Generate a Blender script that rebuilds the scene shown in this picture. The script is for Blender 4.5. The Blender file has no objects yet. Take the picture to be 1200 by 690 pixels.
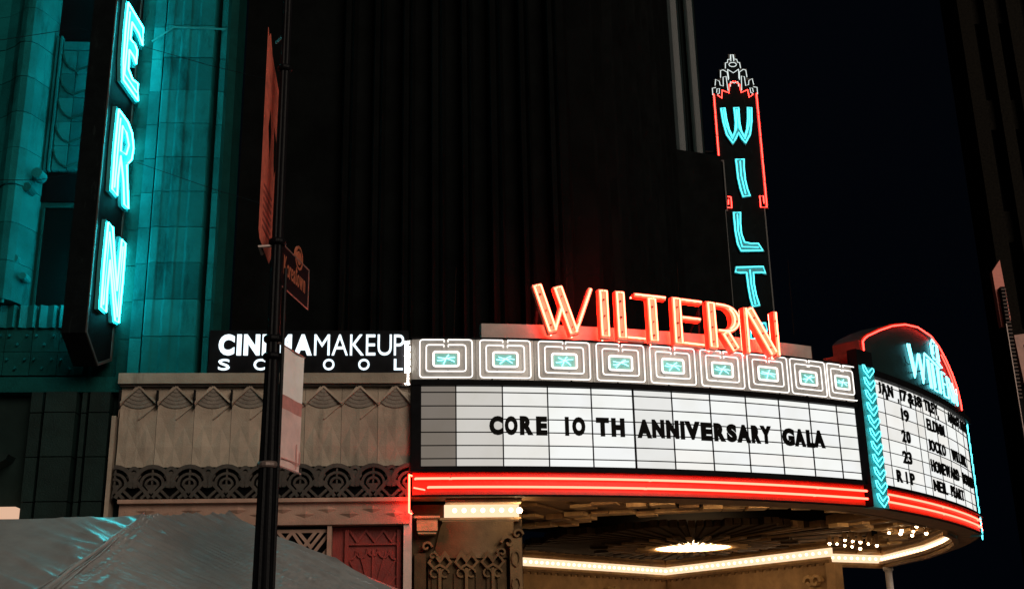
import bpy, bmesh, math, random
from mathutils import Vector, Matrix, noise
from mathutils.geometry import tessellate_polygon
random.seed(7)
R = math.radians
PI = math.pi
SC = bpy.context.scene
COL = SC.collection

# ------------------------------------------------------------------ camera
cam = bpy.data.cameras.new('camera')
cam.sensor_width = 36.0
cam.lens = 1380.3 / 1200 * 36
cam.clip_start = .1
cam.clip_end = 3000
co = bpy.data.objects.new('camera', cam)
COL.objects.link(co)
rt = Vector((.999775, .006436, -.020218)); up = Vector((.021218, -.303270, .952669)); fw = Vector((0, .952883, .303338))
m = Matrix((( rt.x, up.x, -fw.x), (rt.y, up.y, -fw.y), (rt.z, up.z, -fw.z))).to_4x4()
m.translation = (0, 0, 1.6)
co.matrix_world = m
SC.camera = co

# ------------------------------------------------------------------ night sky and faint city light
W = bpy.data.worlds.new('World'); SC.world = W
W.use_nodes = True
nt = W.node_tree
bg = nt.nodes['Background']
sky = nt.nodes.new('ShaderNodeTexSky')
sky.sky_type = 'NISHITA'
sky.sun_disc = False
SUN_EL, SUN_AZ = R(38), R(205)
sky.sun_elevation = R(-5.0)
sky.sun_rotation = SUN_AZ
sky.altitude = 100
glow = nt.nodes.new('ShaderNodeMix'); glow.data_type = 'RGBA'; glow.blend_type = 'ADD'      # city glow on a night sky
glow.inputs['Factor'].default_value = 1
glow.inputs['B'].default_value = (.004, .0085, .019, 1)
nt.links.new(sky.outputs[0], glow.inputs['A'])
nt.links.new(glow.outputs['Result'], bg.inputs[0])
bg.inputs[1].default_value = .1
sun = bpy.data.lights.new('street_fill', 'SUN')  # broad warm fill added in place of unseen street lighting
sun.energy = 1.45
sun.angle = R(32)
sun.color = (1, .85, .70)
so = bpy.data.objects.new('street_fill', sun); COL.objects.link(so)
sd = Vector((.48, -.78, .42)).normalized()          # towards the light
so.rotation_euler = sd.to_track_quat('Z', 'Y').to_euler()
SC.view_settings.view_transform = 'Standard'
SC.view_settings.look = 'None'
SC.view_settings.exposure = 0
SC.view_settings.gamma = 1
SC.view_settings.use_curve_mapping = False
SC.render.engine = 'CYCLES'
SC.cycles.use_denoising = True
SC.cycles.max_bounces = 5
SC.cycles.diffuse_bounces = 3
SC.cycles.glossy_bounces = 3
SC.cycles.sample_clamp_indirect = 4

# ------------------------------------------------------------------ materials
MATS = {}
def pm(name, col, rough=.6, metal=0.0, var=.25, scale=3.0, bump=0.0, bscale=40.0, spec=.4, dirt=None, coat=0, orand=.18):
    """Principled with world-space noise: tone variation, optional blotches of dirt, fine relief."""
    if name in MATS: return MATS[name]
    M = bpy.data.materials.new(name); M.use_nodes = True
    n = M.node_tree.nodes; l = M.node_tree.links
    b = n['Principled BSDF']
    b.inputs['Roughness'].default_value = rough
    b.inputs['Metallic'].default_value = metal
    b.inputs['Specular IOR Level'].default_value = spec
    b.inputs['Coat Weight'].default_value = coat
    g = n.new('ShaderNodeNewGeometry')
    t = n.new('ShaderNodeTexNoise'); t.inputs['Scale'].default_value = scale; t.inputs['Detail'].default_value = 6
    t.inputs['Roughness'].default_value = .65
    l.new(g.outputs['Position'], t.inputs['Vector'])
    mx = n.new('ShaderNodeMix'); mx.data_type = 'RGBA'
    c = list(col)
    mx.inputs['A'].default_value = (*[max(0, x * (1 - var)) for x in c], 1)
    mx.inputs['B'].default_value = (*[min(1, x * (1 + var)) for x in c], 1)
    rp = n.new('ShaderNodeMapRange'); rp.inputs['From Min'].default_value = .3; rp.inputs['From Max'].default_value = .7
    l.new(t.outputs['Fac'], rp.inputs['Value']); l.new(rp.outputs['Result'], mx.inputs['Factor'])
    out = mx.outputs['Result']
    if dirt:
        t2 = n.new('ShaderNodeTexNoise'); t2.inputs['Scale'].default_value = dirt[1]; t2.inputs['Detail'].default_value = 8
        t2.inputs['Roughness'].default_value = .7
        mp = n.new('ShaderNodeMapping'); mp.inputs['Scale'].default_value = (1.3, 1.3, .32)      # soot runs downwards
        l.new(g.outputs['Position'], mp.inputs['Vector']); l.new(mp.outputs['Vector'], t2.inputs['Vector'])
        r2 = n.new('ShaderNodeMapRange'); r2.inputs['From Min'].default_value = dirt[2]; r2.inputs['From Max'].default_value = dirt[2] + .12
        r2.inputs['To Max'].default_value = dirt[3]
        l.new(t2.outputs['Fac'], r2.inputs['Value'])
        m2 = n.new('ShaderNodeMix'); m2.data_type = 'RGBA'
        m2.inputs['B'].default_value = (*dirt[0], 1)
        l.new(out, m2.inputs['A']); l.new(r2.outputs['Result'], m2.inputs['Factor'])
        out = m2.outputs['Result']
    oi = n.new('ShaderNodeObjectInfo'); ro = n.new('ShaderNodeMapRange')          # each piece fired or painted a little differently
    ro.inputs['To Min'].default_value = 1 - orand; ro.inputs['To Max'].default_value = 1 + orand
    l.new(oi.outputs['Random'], ro.inputs['Value'])
    vm = n.new('ShaderNodeVectorMath'); vm.operation = 'SCALE'
    l.new(out, vm.inputs[0]); l.new(ro.outputs['Result'], vm.inputs['Scale'])
    l.new(vm.outputs['Vector'], b.inputs['Base Color'])
    if bump:
        t3 = n.new('ShaderNodeTexNoise'); t3.inputs['Scale'].default_value = bscale; t3.inputs['Detail'].default_value = 4
        l.new(g.outputs['Position'], t3.inputs['Vector'])
        bp = n.new('ShaderNodeBump'); bp.inputs['Strength'].default_value = bump; bp.inputs['Distance'].default_value = .02
        l.new(t3.outputs['Fac'], bp.inputs['Height']); l.new(bp.outputs['Normal'], b.inputs['Normal'])
    MATS[name] = M
    return M

def em(name, col, s):
    if name in MATS: return MATS[name]
    M = bpy.data.materials.new(name); M.use_nodes = True
    n = M.node_tree.nodes; n.remove(n['Principled BSDF'])
    e = n.new('ShaderNodeEmission'); e.inputs[0].default_value = (*col, 1); e.inputs[1].default_value = s
    M.node_tree.links.new(e.outputs[0], n['Material Output'].inputs[0])
    MATS[name] = M
    return M

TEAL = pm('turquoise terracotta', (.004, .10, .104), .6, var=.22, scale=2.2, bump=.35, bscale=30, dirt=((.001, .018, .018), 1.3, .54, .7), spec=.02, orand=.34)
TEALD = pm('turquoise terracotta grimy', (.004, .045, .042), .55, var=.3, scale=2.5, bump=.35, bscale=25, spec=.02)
BEIGE = pm('cast stone', (.33, .262, .20), .75, var=.22, scale=2.0, bump=.4, bscale=45, dirt=((.16, .12, .09), 1.7, .55, .6))
PINKST = pm('pinkish plaster', (.34, .21, .155), .7, var=.2, scale=3.0, bump=.35, bscale=40, dirt=((.2, .12, .09), 2.2, .57, .6))
LACE = pm('dark bronze relief', (.055, .046, .038), .7, metal=.2, var=.35, scale=5, bump=.3, bscale=50)
BLACK = pm('black void', (.003, .003, .0035), .8, var=.2, spec=.03)
DOORR = pm('oxblood relief', (.21, .018, .011), .5, var=.3, scale=4, bump=.3, bscale=40)
GOLD = pm('gilded plaster', (.48, .31, .145), .55, var=.25, scale=3, bump=.35, bscale=30, dirt=((.14, .09, .05), 2.0, .55, .6))
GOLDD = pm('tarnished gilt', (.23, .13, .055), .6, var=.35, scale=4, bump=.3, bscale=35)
CEIL = pm('soffit black', (.004, .003, .0025), .9, var=.4, scale=2, spec=.01)
WALLW = pm('warm stucco', (.36, .225, .11), .7, var=.3, scale=2.5, bump=.4, bscale=60)
FRAME = pm('black enamel', (.007, .007, .008), .45, var=.3, scale=6, spec=.02)
GREYM = pm('grey sheet metal', (.40, .39, .37), .45, metal=.25, var=.2, scale=2.2, bump=.12, bscale=20, dirt=((.10, .085, .07), 5.0, .63, .7))
PLINTH = pm('cream sheet metal', (.30, .26, .23), .5, var=.2, scale=2.2, bump=.1, dirt=((.15, .11, .09), 4, .62, .6))
REDM = pm('red enamel', (.27, .030, .008), .38, var=.15, scale=2.5, bump=.1, bscale=18, dirt=((.12, .03, .02), 6, .64, .6))
ORGM = pm('salmon enamel', (.85, .50, .36), .4, var=.14, scale=4, bump=.1, dirt=((.2, .06, .04), 9, .66, .7))
CYANM = pm('cyan enamel', (.04, .30, .32), .4, var=.2, scale=4, bump=.1, dirt=((.02, .08, .09), 9, .64, .6))
SIGNB = pm('sign black', (.004, .006, .0065), .6, var=.35, scale=4, bump=.15, bscale=20, spec=.03, dirt=((.02, .028, .028), 7, .6, .6))
CRESTB = pm('crest green', (.006, .020, .020), .45, var=.3, scale=3, bump=.1)
BROWNM = pm('brown sheet metal', (.10, .055, .04), .6, var=.3, scale=5, bump=.2)
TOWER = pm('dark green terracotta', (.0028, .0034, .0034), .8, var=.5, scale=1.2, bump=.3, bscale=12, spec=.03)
STRIPM = pm('lit rib colour', (.006, .0135, .0145), .45, var=.3, scale=2, bump=.3)  # paler colour stands for the light on this strip of the tower
RBLD = pm('brown concrete', (.008, .0068, .0052), .9, var=.6, scale=8, bump=.4, bscale=30, spec=.05)
POLEM = pm('black pole paint', (.004, .004, .005), .45, var=.3, scale=8, bump=.15, spec=.10)
TENTM = pm('grey tent vinyl', (.235, .237, .235), .30, var=.14, scale=3, bump=.1, bscale=14, spec=.55)
BANW = pm('white banner vinyl', (.88, .88, .85), .55, var=.1, scale=4, bump=.1)
BANP = pm('dusty rose print', (.55, .24, .21), .55, var=.2, scale=8)
BANR = pm('faded red banner', (.62, .14, .09), .7, var=.3, scale=7, bump=.25, bscale=25)
BANG = pm('dark red print', (.22, .04, .03), .7, var=.2)
NAVY = pm('navy sign face', (.005, .006, .009), .6, var=.2, spec=.02)
ORGP = pm('orange reflective print', (.36, .11, .055), .5, var=.2)
SILV = pm('worn aluminium', (.24, .18, .16), .4, metal=.5, var=.2)
LTR = pm('black acrylic letter', (.004, .004, .004), .5, var=.2, spec=.04)
ASPH = pm('asphalt', (.05, .05, .05), .85, var=.3, scale=6, bump=.4)
PAVE = pm('concrete paving', (.22, .21, .20), .8, var=.25, scale=4, bump=.3)
GLASSD = pm('dark window glass', (.003, .005, .005), .10, var=.1, spec=.08)
REDSIGN = pm('coral sign paint', (.78, .20, .14), .5, var=.12, scale=5)
BULBG = em('bulb glow', (1, .66, .34), 5)
BULBF = em('bulb glow front', (1, .64, .32), 120)
BULBW = em('bulb glow strong', (1, .66, .34), 40)
TROUGH = em('lit diffuser', (1, .68, .42), 1.25)
MEDAL = em('medallion lamp', (1, .66, .34), 6)
N_CYAN = em('cyan neon', (.022, .77, .84), 38)
N_CYANB = em('cyan neon back face', (.03, .77, .84), 20)
N_CYANW = em('cyan neon far', (.06, .72, .80), 4.5)
N_CYANP = em('pale cyan neon', (.42, .92, 1.0), 2.2)
N_SCR = em('script neon', (.13, .70, .80), 5.5)
N_CYANA = em('arrow neon', (.09, .75, .84), 4)
N_RED = em('red neon', (1, .040, .024), 18)
N_HALO = em('added halo neon', (1, .035, .02), 120)
N_REDB = em('red border neon', (1, .028, .02), 12)
N_ORG = em('orange neon', (1, .125, .065), 13)
N_WHITE = em('white neon', (1, .92, .86), 1.7)
N_WHITEE = em('white neon end', (1, .96, .90), 40)
N_REDE = em('red neon end', (1, .012, .006), 85)
REDRET = pm('orange red return', (.80, .16, .09), .42, var=.2, scale=5, dirt=((.2, .05, .03), 8, .62, .7))
N_WHITEF = em('white neon dim', (.85, .95, .92), 1.0)
N_MINT = em('mint neon', (.35, .95, .88), 1.0)
LETW = em('lit letter white', (.80, .93, 1.0), 1.6)
LITS = em('lit strip sign', (1, .62, .42), .75)
def acrylic(name, col, st):
    """Backlit acrylic: emission broken up by yellowing and grime in the sheet."""
    M = em(name, col, st); n = M.node_tree.nodes; l = M.node_tree.links
    e = [x for x in n if x.type == 'EMISSION'][0]
    g = n.new('ShaderNodeNewGeometry'); t = n.new('ShaderNodeTexNoise'); t.inputs['Scale'].default_value = 1.6; t.inputs['Detail'].default_value = 5
    l.new(g.outputs['Position'], t.inputs['Vector'])
    mx = n.new('ShaderNodeMix'); mx.data_type = 'RGBA'
    mx.inputs['A'].default_value = (col[0] * .945, col[1] * .935, col[2] * .91, 1); mx.inputs['B'].default_value = (*col, 1)
    rp = n.new('ShaderNodeMapRange'); rp.inputs['From Min'].default_value = .33; rp.inputs['From Max'].default_value = .56
    l.new(t.outputs['Fac'], rp.inputs['Value']); l.new(rp.outputs['Result'], mx.inputs['Factor']); l.new(mx.outputs['Result'], e.inputs[0])
    return M
PANELS = [acrylic('backlit acrylic dim', (1, .86, .73), .19), acrylic('backlit acrylic low', (1, .96, .89), .62), acrylic('backlit acrylic mid', (1, .99, .95), .86),
          acrylic('backlit acrylic', (.985, 1, .975), .96), acrylic('backlit acrylic shade', (1, 1, .97), .82), acrylic('backlit acrylic warm', (1, .99, .955), .94), acrylic('backlit acrylic cool', (.98, .995, .985), .93)]

# ------------------------------------------------------------------ mesh builder
def flat(u, z, d): return (u, -d, z)

class MB:
    def __init__(s): s.v = []; s.f = []
    def add(s, vs, fs):
        o = len(s.v); s.v += [tuple(p) for p in vs]; s.f += [tuple(i + o for i in q) for q in fs]
        return s
    def box(s, u0, u1, z0, z1, d0, d1, fr=flat, n=1):
        vs = []; fs = []
        for i in range(n + 1):
            u = u0 + (u1 - u0) * i / n
            vs += [fr(u, z0, d0), fr(u, z1, d0), fr(u, z1, d1), fr(u, z0, d1)]
        for i in range(n):
            a = i * 4; b = a + 4
            for k in range(4):
                k2 = (k + 1) % 4
                fs.append((a + k, a + k2, b + k2, b + k))
        fs += [(3, 2, 1, 0), (n * 4, n * 4 + 1, n * 4 + 2, n * 4 + 3)]
        return s.add(vs, fs)
    def poly(s, loops, d0, d1, fr=flat):
        vec = [[Vector((p[0], p[1], 0)) for p in L] for L in loops]
        flatp = [p for L in loops for p in L]
        tris = tessellate_polygon(vec)
        n = len(flatp)
        vs = [fr(p[0], p[1], d1) for p in flatp] + [fr(p[0], p[1], d0) for p in flatp]
        fs = [tuple(t) for t in tris] + [tuple(i + n for i in reversed(t)) for t in tris]
        o = 0
        for L in loops:
            k = len(L)
            for i in range(k):
                j = (i + 1) % k
                fs.append((o + i, o + j, o + j + n, o + i + n))
            o += k
        return s.add(vs, fs)
    def ribbon(s, pts, w, d0, d1, fr=flat, closed=False, w1=None):
        pts = [Vector((p[0], p[1])) for p in pts]; n = len(pts)
        L = []; Rr = []
        for i in range(n):
            if closed: a, b = pts[i - 1], pts[(i + 1) % n]
            else: a, b = pts[max(i - 1, 0)], pts[min(i + 1, n - 1)]
            t1 = (pts[i] - a); t2 = (b - pts[i])
            if t1.length < 1e-9: t1 = t2
            if t2.length < 1e-9: t2 = t1
            t1 = t1.normalized(); t2 = t2.normalized()
            nn = Vector((-(t1.y + t2.y), t1.x + t2.x))
            nn = nn.normalized() if nn.length > 1e-6 else Vector((-t1.y, t1.x))
            c = max(.35, nn.dot(Vector((-t1.y, t1.x))))
            ww = w if w1 is None else w + (w1 - w) * i / (n - 1)
            L.append(pts[i] + nn * ww / 2 / c); Rr.append(pts[i] - nn * ww / 2 / c)
        vs = []
        for i in range(n):
            vs += [fr(*L[i], d0), fr(*L[i], d1), fr(*Rr[i], d1), fr(*Rr[i], d0)]
        fs = []
        for i in range(n if closed else n - 1):
            a = i * 4; b = ((i + 1) % n) * 4
            for k in range(4):
                k2 = (k + 1) % 4
                fs.append((a + k, b + k, b + k2, a + k2))
        if not closed: fs += [(0, 1, 2, 3), ((n - 1) * 4 + 3, (n - 1) * 4 + 2, (n - 1) * 4 + 1, (n - 1) * 4)]
        return s.add(vs, fs)
    def tube(s, pts, r, n=6, closed=False):
        P = [Vector(p) for p in pts]; k = len(P)
        if k < 2: return s
        vs = []; ref = None
        for i in range(k):
            if closed: a, b = P[i - 1], P[(i + 1) % k]
            else: a, b = P[max(i - 1, 0)], P[min(i + 1, k - 1)]
            t = (b - a)
            t = t.normalized() if t.length > 1e-9 else Vector((0, 0, 1))
            if ref is None:
                ref = Vector((0, 0, 1)) if abs(t.z) < .9 else Vector((1, 0, 0))
            x = (ref - t * ref.dot(t))
            if x.length < 1e-4: x = Vector((0, 1, 0)) - t * t.y
            x.normalize(); ref = x; y = t.cross(x)
            for j in range(n):
                q = 2 * PI * j / n
                vs.append(P[i] + (x * math.cos(q) + y * math.sin(q)) * r)
        fs = []
        for i in range(k if closed else k - 1):
            a = i * n; b = ((i + 1) % k) * n
            for j in range(n):
                j2 = (j + 1) % n
                fs.append((a + j, a + j2, b + j2, b + j))
        if not closed: fs += [tuple(reversed(range(n))), tuple((k - 1) * n + j for j in range(n))]
        return s.add(vs, fs)
    def tube2(s, pts, d, r, fr=flat, n=6, closed=False):
        return s.tube([fr(p[0], p[1], d) for p in pts], r, n, closed)
    def ball(s, c, r, n=8, m=5):
        vs = [(c[0], c[1], c[2] + r)]; fs = []
        for i in range(1, m):
            a = PI * i / m
            for j in range(n):
                b = 2 * PI * j / n
                vs.append((c[0] + r * math.sin(a) * math.cos(b), c[1] + r * math.sin(a) * math.sin(b), c[2] + r * math.cos(a)))
        vs.append((c[0], c[1], c[2] - r))
        for j in range(n): fs.append((0, 1 + j, 1 + (j + 1) % n))
        for i in range(m - 2):
            for j in range(n):
                a = 1 + i * n; b = a + n; j2 = (j + 1) % n
                fs.append((a + j, b + j, b + j2, a + j2))
        e = 1 + (m - 2) * n; z = len(vs) - 1
        for j in range(n): fs.append((z, e + (j + 1) % n, e + j))
        return s.add(vs, fs)
    def lathe(s, c, prof, n=12):
        vs = []; fs = []
        for r, z in prof:
            for j in range(n):
                a = 2 * PI * j / n
                vs.append((c[0] + r * math.cos(a), c[1] + r * math.sin(a), c[2] + z))
        for i in range(len(prof) - 1):
            for j in range(n):
                j2 = (j + 1) % n
                fs.append((i * n + j, i * n + j2, (i + 1) * n + j2, (i + 1) * n + j))
        fs += [tuple(reversed(range(n))), tuple((len(prof) - 1) * n + j for j in range(n))]
        return s.add(vs, fs)

ROOT = {}
def root_of(p): return ROOT[p.name]

def finish(me, smooth):
    bm = bmesh.new(); bm.from_mesh(me)
    bmesh.ops.recalc_face_normals(bm, faces=bm.faces)
    bm.to_mesh(me); bm.free()
    if smooth:
        for p in me.polygons: p.use_smooth = True

def obj(name, mb, mat, parent=None, label=None, cat=None, group=None, kind=None, smooth=False, local=False, loc=None, rot=None):
    """One mesh object. World-space verts unless local; a part's verts are stored in its thing's frame."""
    me = bpy.data.meshes.new(name)
    if parent is not None and not local:
        M = root_of(parent).inverted()
        vs = [M @ Vector(p) for p in mb.v]; org = Vector((0, 0, 0))
    elif parent is None and not local:
        xs = [p[0] for p in mb.v]; ys = [p[1] for p in mb.v]; zs = [p[2] for p in mb.v]
        org = Vector(((min(xs) + max(xs)) / 2, (min(ys) + max(ys)) / 2, min(zs)))
        vs = [Vector(p) - org for p in mb.v]
    else:
        vs = mb.v; org = Vector((0, 0, 0))
    me.from_pydata([tuple(p) for p in vs], [], mb.f)
    finish(me, smooth)
    me.materials.append(mat)
    o = bpy.data.objects.new(name, me); COL.objects.link(o)
    o.location = loc if loc is not None else org
    if rot: o.rotation_euler = rot
    if parent is not None:
        o.parent = parent
        ROOT[o.name] = root_of(parent)
    else:
        ROOT[o.name] = Matrix.Translation(org)
    tag(o, label, cat, group, kind)
    return o

def copy_obj(src, name, parent=None, loc=None, rot=None, mat=None):
    c = src.copy(); c.name = name; COL.objects.link(c)
    for k in ('label', 'category', 'group', 'kind'):
        if k in c: del c[k]
    if parent is not None:
        c.parent = parent; ROOT[c.name] = root_of(parent)
    if loc is not None: c.location = loc
    if rot is not None: c.rotation_euler = rot
    return c

def tag(o, label=None, cat=None, group=None, kind=None):
    if label: o['label'] = label
    if cat: o['category'] = cat
    if group: o['group'] = group
    if kind: o['kind'] = kind
    return o

def thing(name, label, cat, loc=(0, 0, 0), rz=0, group=None):
    o = bpy.data.objects.new(name, None); COL.objects.link(o)
    o.location = loc; o.rotation_euler = (0, 0, rz); o.empty_display_size = .3
    ROOT[o.name] = Matrix.Translation(loc) @ Matrix.Rotation(rz, 4, 'Z')
    tag(o, label, cat, group)
    return o

# frames -------------------------------------------------------------
def straight(x0, y0, ux, uy):
    L = math.hypot(ux, uy); ux /= L; uy /= L
    return lambda u, z, d: (x0 + ux * u + uy * d, y0 + uy * u - ux * d, z)

class Arc:
    """Vertical wall bowed towards the street between two plan points."""
    def __init__(s, A, B, sag):
        A = Vector(A); B = Vector(B); c = (B - A); L = c.length; t = c / L; n = Vector((t.y, -t.x))
        s.r = (L * L / 4 + sag * sag) / (2 * sag)
        s.c = (A + B) / 2 + n * (sag - s.r)
        s.a0 = math.atan2(A.y - s.c.y, A.x - s.c.x); a1 = math.atan2(B.y - s.c.y, B.x - s.c.x)
        s.da = (a1 - s.a0 + PI) % (2 * PI) - PI
        s.len = abs(s.da) * s.r
    def __call__(s, u, z, d):
        a = s.a0 + s.da * u / s.len; r = s.r + d
        return (s.c.x + math.cos(a) * r, s.c.y + math.sin(a) * r, z)
    def plan(s, n, d=0): return [s(s.len * i / n, 0, d)[:2] for i in range(n + 1)]

F1 = Arc((-1.82, 20.38), (6.94, 23.21), .58)
F2 = Arc((6.94, 23.21), (11.2, 28.91), .25)
F3 = Arc((11.2, 28.91), (11.6, 38.2), .55)
FA = straight(-1.82, 20.48, 1, .083)          # street facade of the low wing
L1, L2, L3 = F1.len, F2.len, F3.len

# lettering -----------------------------------------------------------
GL = {}
def glyphs(specs):
    obs = []
    for ch, off in specs:
        c = bpy.data.curves.new('glyph', 'FONT'); c.body = ch; c.offset = off; c.resolution_u = 4; c.size = 1
        o = bpy.data.objects.new('glyph', c); COL.objects.link(o); obs.append((ch, off, o))
    dg = bpy.context.evaluated_depsgraph_get()
    for ch, off, o in obs:
        me = o.evaluated_get(dg).to_mesh()
        vs = [(v.co.x, v.co.y) for v in me.vertices]; fs = [tuple(p.vertices) for p in me.polygons]
        x0 = min(p[0] for p in vs); x1 = max(p[0] for p in vs); y0 = min(p[1] for p in vs); y1 = max(p[1] for p in vs)
        GL[(ch, off)] = ([((x - x0) / (x1 - x0), (y - y0) / (y1 - y0)) for x, y in vs], fs, (x1 - x0) / .7)
        o.evaluated_get(dg).to_mesh_clear()
    for ch, off, o in obs:
        c = o.data; bpy.data.objects.remove(o); bpy.data.curves.remove(c)

def glyph_into(mb, ch, off, u0, u1, z0, z1, d0, d1, fr):
    vs, fs, _ = GL[(ch, off)]
    n = len(vs)
    P = [(u0 + x * (u1 - u0), z0 + y * (z1 - z0)) for x, y in vs]
    cnt = {}
    for f in fs:
        for i in range(len(f)):
            e = (f[i], f[(i + 1) % len(f)])
            cnt[e] = cnt.get(e, 0) + 1
    V = [fr(p[0], p[1], d1) for p in P] + [fr(p[0], p[1], d0) for p in P]
    Q = list(fs) + [tuple(i + n for i in reversed(f)) for f in fs]
    for (a, b) in list(cnt):
        if (b, a) not in cnt: Q.append((a, b, b + n, a + n))
    mb.add(V, Q)

def inset(loop, w):
    P = [Vector(p) for p in loop]; n = len(P)
    area = sum(P[i].x * P[(i + 1) % n].y - P[(i + 1) % n].x * P[i].y for i in range(n))
    sg = 1 if area > 0 else -1
    out = []
    for i in range(n):
        t1 = (P[i] - P[i - 1]).normalized(); t2 = (P[(i + 1) % n] - P[i]).normalized()
        n1 = Vector((-t1.y, t1.x)) * sg; n2 = Vector((-t2.y, t2.x)) * sg
        b = n1 + n2
        b = b.normalized() if b.length > 1e-5 else n1
        c = max(.45, b.dot(n1))
        out.append(tuple(P[i] + b * (w / c)))
    return out

def arcpts(cx, cz, rx, rz, a0, a1, n):
    return [(cx + rx * math.cos(R(a0 + (a1 - a0) * i / n)), cz + rz * math.sin(R(a0 + (a1 - a0) * i / n))) for i in range(n + 1)]
def rrect(u0, u1, z0, z1, r, n=3):
    return (arcpts(u1 - r, z1 - r, r, r, 0, 90, n) + arcpts(u0 + r, z1 - r, r, r, 90, 180, n)
            + arcpts(u0 + r, z0 + r, r, r, 180, 270, n) + arcpts(u1 - r, z0 + r, r, r, 270, 360, n))
def lin(a, b, n): return [(a[0] + (b[0] - a[0]) * i / n, a[1] + (b[1] - a[1]) * i / n) for i in range(n + 1)]

# =================================================================== GROUND
g = MB(); g.box(-900, 900, -.5, 0, -1500, 300); obj('ground', g, ASPH, kind='structure')
g = MB(); g.add([(-60, 14.5, .14), (13.5, 14.5, .14), (13.5, 60, .14), (-60, 60, .14), (-60, 14.5, .004), (13.5, 14.5, .004), (13.5, 60, .004), (-60, 60, .004)],
                [(0, 1, 2, 3), (0, 4, 5, 1), (1, 5, 6, 2), (2, 6, 7, 3), (3, 7, 4, 0)])
obj('pavement', g, PAVE, kind='structure')

# =================================================================== THEATRE MARQUEE
mq = thing('theatre_marquee', 'curved theatre marquee canopy edged by a red neon band over the entrance', 'marquee', (2.5, 24, 4.5))
OUT = F1.plan(16) + F2.plan(12)[1:] + F3.plan(14)[1:]
INN = F1.plan(16, -.55)[1:] + F2.plan(12, -.55)[1:-1] + F3.plan(14, -.55)[1:]
def skirt(name, z0, z1, d0, d1, mat, fr, u0, u1, n, kind=None):
    b = MB(); b.box(u0, u1, z0, z1, d0, d1, fr, n); return obj(name, b, mat, mq)
# back walls of the fascia and roof
for fr, L, n in ((F1, L1, 20), (F2, L2, 14), (F3, L3, 16)):
    skirt('fascia_wall', 4.52, 7.28, -.30, -.03, FRAME, fr, 0, L, n)
    skirt('red_band', 4.50, 4.885, -.03, .02, REDM, fr, .03, L - .03, n)
    skirt('band_lip', 4.885, 4.905, -.03, .10, FRAME, fr, .0, L, n)
    skirt('band_drip', 4.475, 4.499, -.03, .05, FRAME, fr, .0, L, n)
rim = MB()
a = OUT; k = len(OUT)
inn = [F1(L1 * i / 16, 0, -.55)[:2] for i in range(17)] + [F2(L2 * i / 12, 0, -.55)[:2] for i in range(1, 13)] + [F3(L3 * i / 14, 0, -.55)[:2] for i in range(1, 15)]
vs = [(x, y, 4.47) for x, y in OUT] + [(x, y, 4.47) for x, y in inn] + [(x, y, 4.56) for x, y in OUT] + [(x, y, 4.56) for x, y in inn]
fs = []
for i in range(k - 1):
    fs += [(i, i + 1, k + i + 1, k + i), (2 * k + i, 3 * k + i, 3 * k + i + 1, 2 * k + i + 1), (k + i, k + i + 1, 3 * k + i + 1, 3 * k + i)]
rim.add(vs, fs); obj('soffit_rim', rim, GOLDD, mq)
rf = MB(); roofp = OUT + [(9, 36), (5, 37), (0.2, 34.5), (-1.82, 21.5)]
rf.poly([roofp], -6.9, -6.8, lambda u, z, d: (u, z, -d)); obj('roof', rf, CEIL, mq)
# red neon tubes of the band
def segs(u0, u1, step, gap, first=None):
    out = []; u = u0; s = first or step
    while u < u1 - .2:
        e = min(u + s, u1); out.append((u, e - gap)); u = e; s = step
    return out
for fr, L, off in ((F1, L1, 0), (F2, L2, 0), (F3, L3, 0)):
    for z, first in ((4.775, .62), (4.625, 3.9)):
        u0 = .08 if fr is F1 else (.62 if fr is F2 else .4)
        if fr is F1 and z < 4.7: u0 = .30
        for ua, ub in segs(u0, L - (.12 if fr is F1 else .3), 3.6 if fr is F1 else 3.1, .03, first if fr is F1 else 2.9):
            t = MB(); nn = max(3, int((ub - ua) / .35))
            pts = [fr(ua, z, .03)] + [fr(ua + (ub - ua) * i / nn, z, .075) for i in range(nn + 1)] + [fr(ub, z, .03)]
            t.tube(pts, .0205, 7); obj('neon_tube', t, N_RED, mq, smooth=True)
t = MB(); t.tube([F1(.02, 4.83, .03), F1(-.02, 4.83, .19), F1(-.02, 4.18, .19), F1(.02, 4.18, .05)], .016, 7); obj('neon_tube', t, N_REDE, mq, smooth=True)
t = MB(); t.tube([F1(.05, 4.62, .07), F1(.22, 4.585, .075), F1(.24, 4.585, .03)], .014, 7); obj('neon_tube', t, N_RED, mq, smooth=True)
# black bands above and below the long board
skirt('board_band', 4.905, 4.99, -.03, .07, FRAME, F1, 0, L1, 20)
skirt('board_band', 6.425, 6.525, -.03, .09, FRAME, F1, 0, L1, 20)
skirt('end_post', 4.99, 6.425, -.03, .07, FRAME, F1, 0, .165, 1)
skirt('end_post', 4.99, 6.425, -.03, .05, FRAME, F1, L1 - .07, L1, 1)
skirt('cap_lip', 7.28, 7.315, -.30, .05, FRAME, F1, 0, L1, 20)
skirt('board_band', 4.905, 4.965, -.03, .06, FRAME, F2, 0, L2, 14)
skirt('board_band', 7.16, 7.30, -.03, .12, FRAME, F2, 0, L2, 14)

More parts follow.
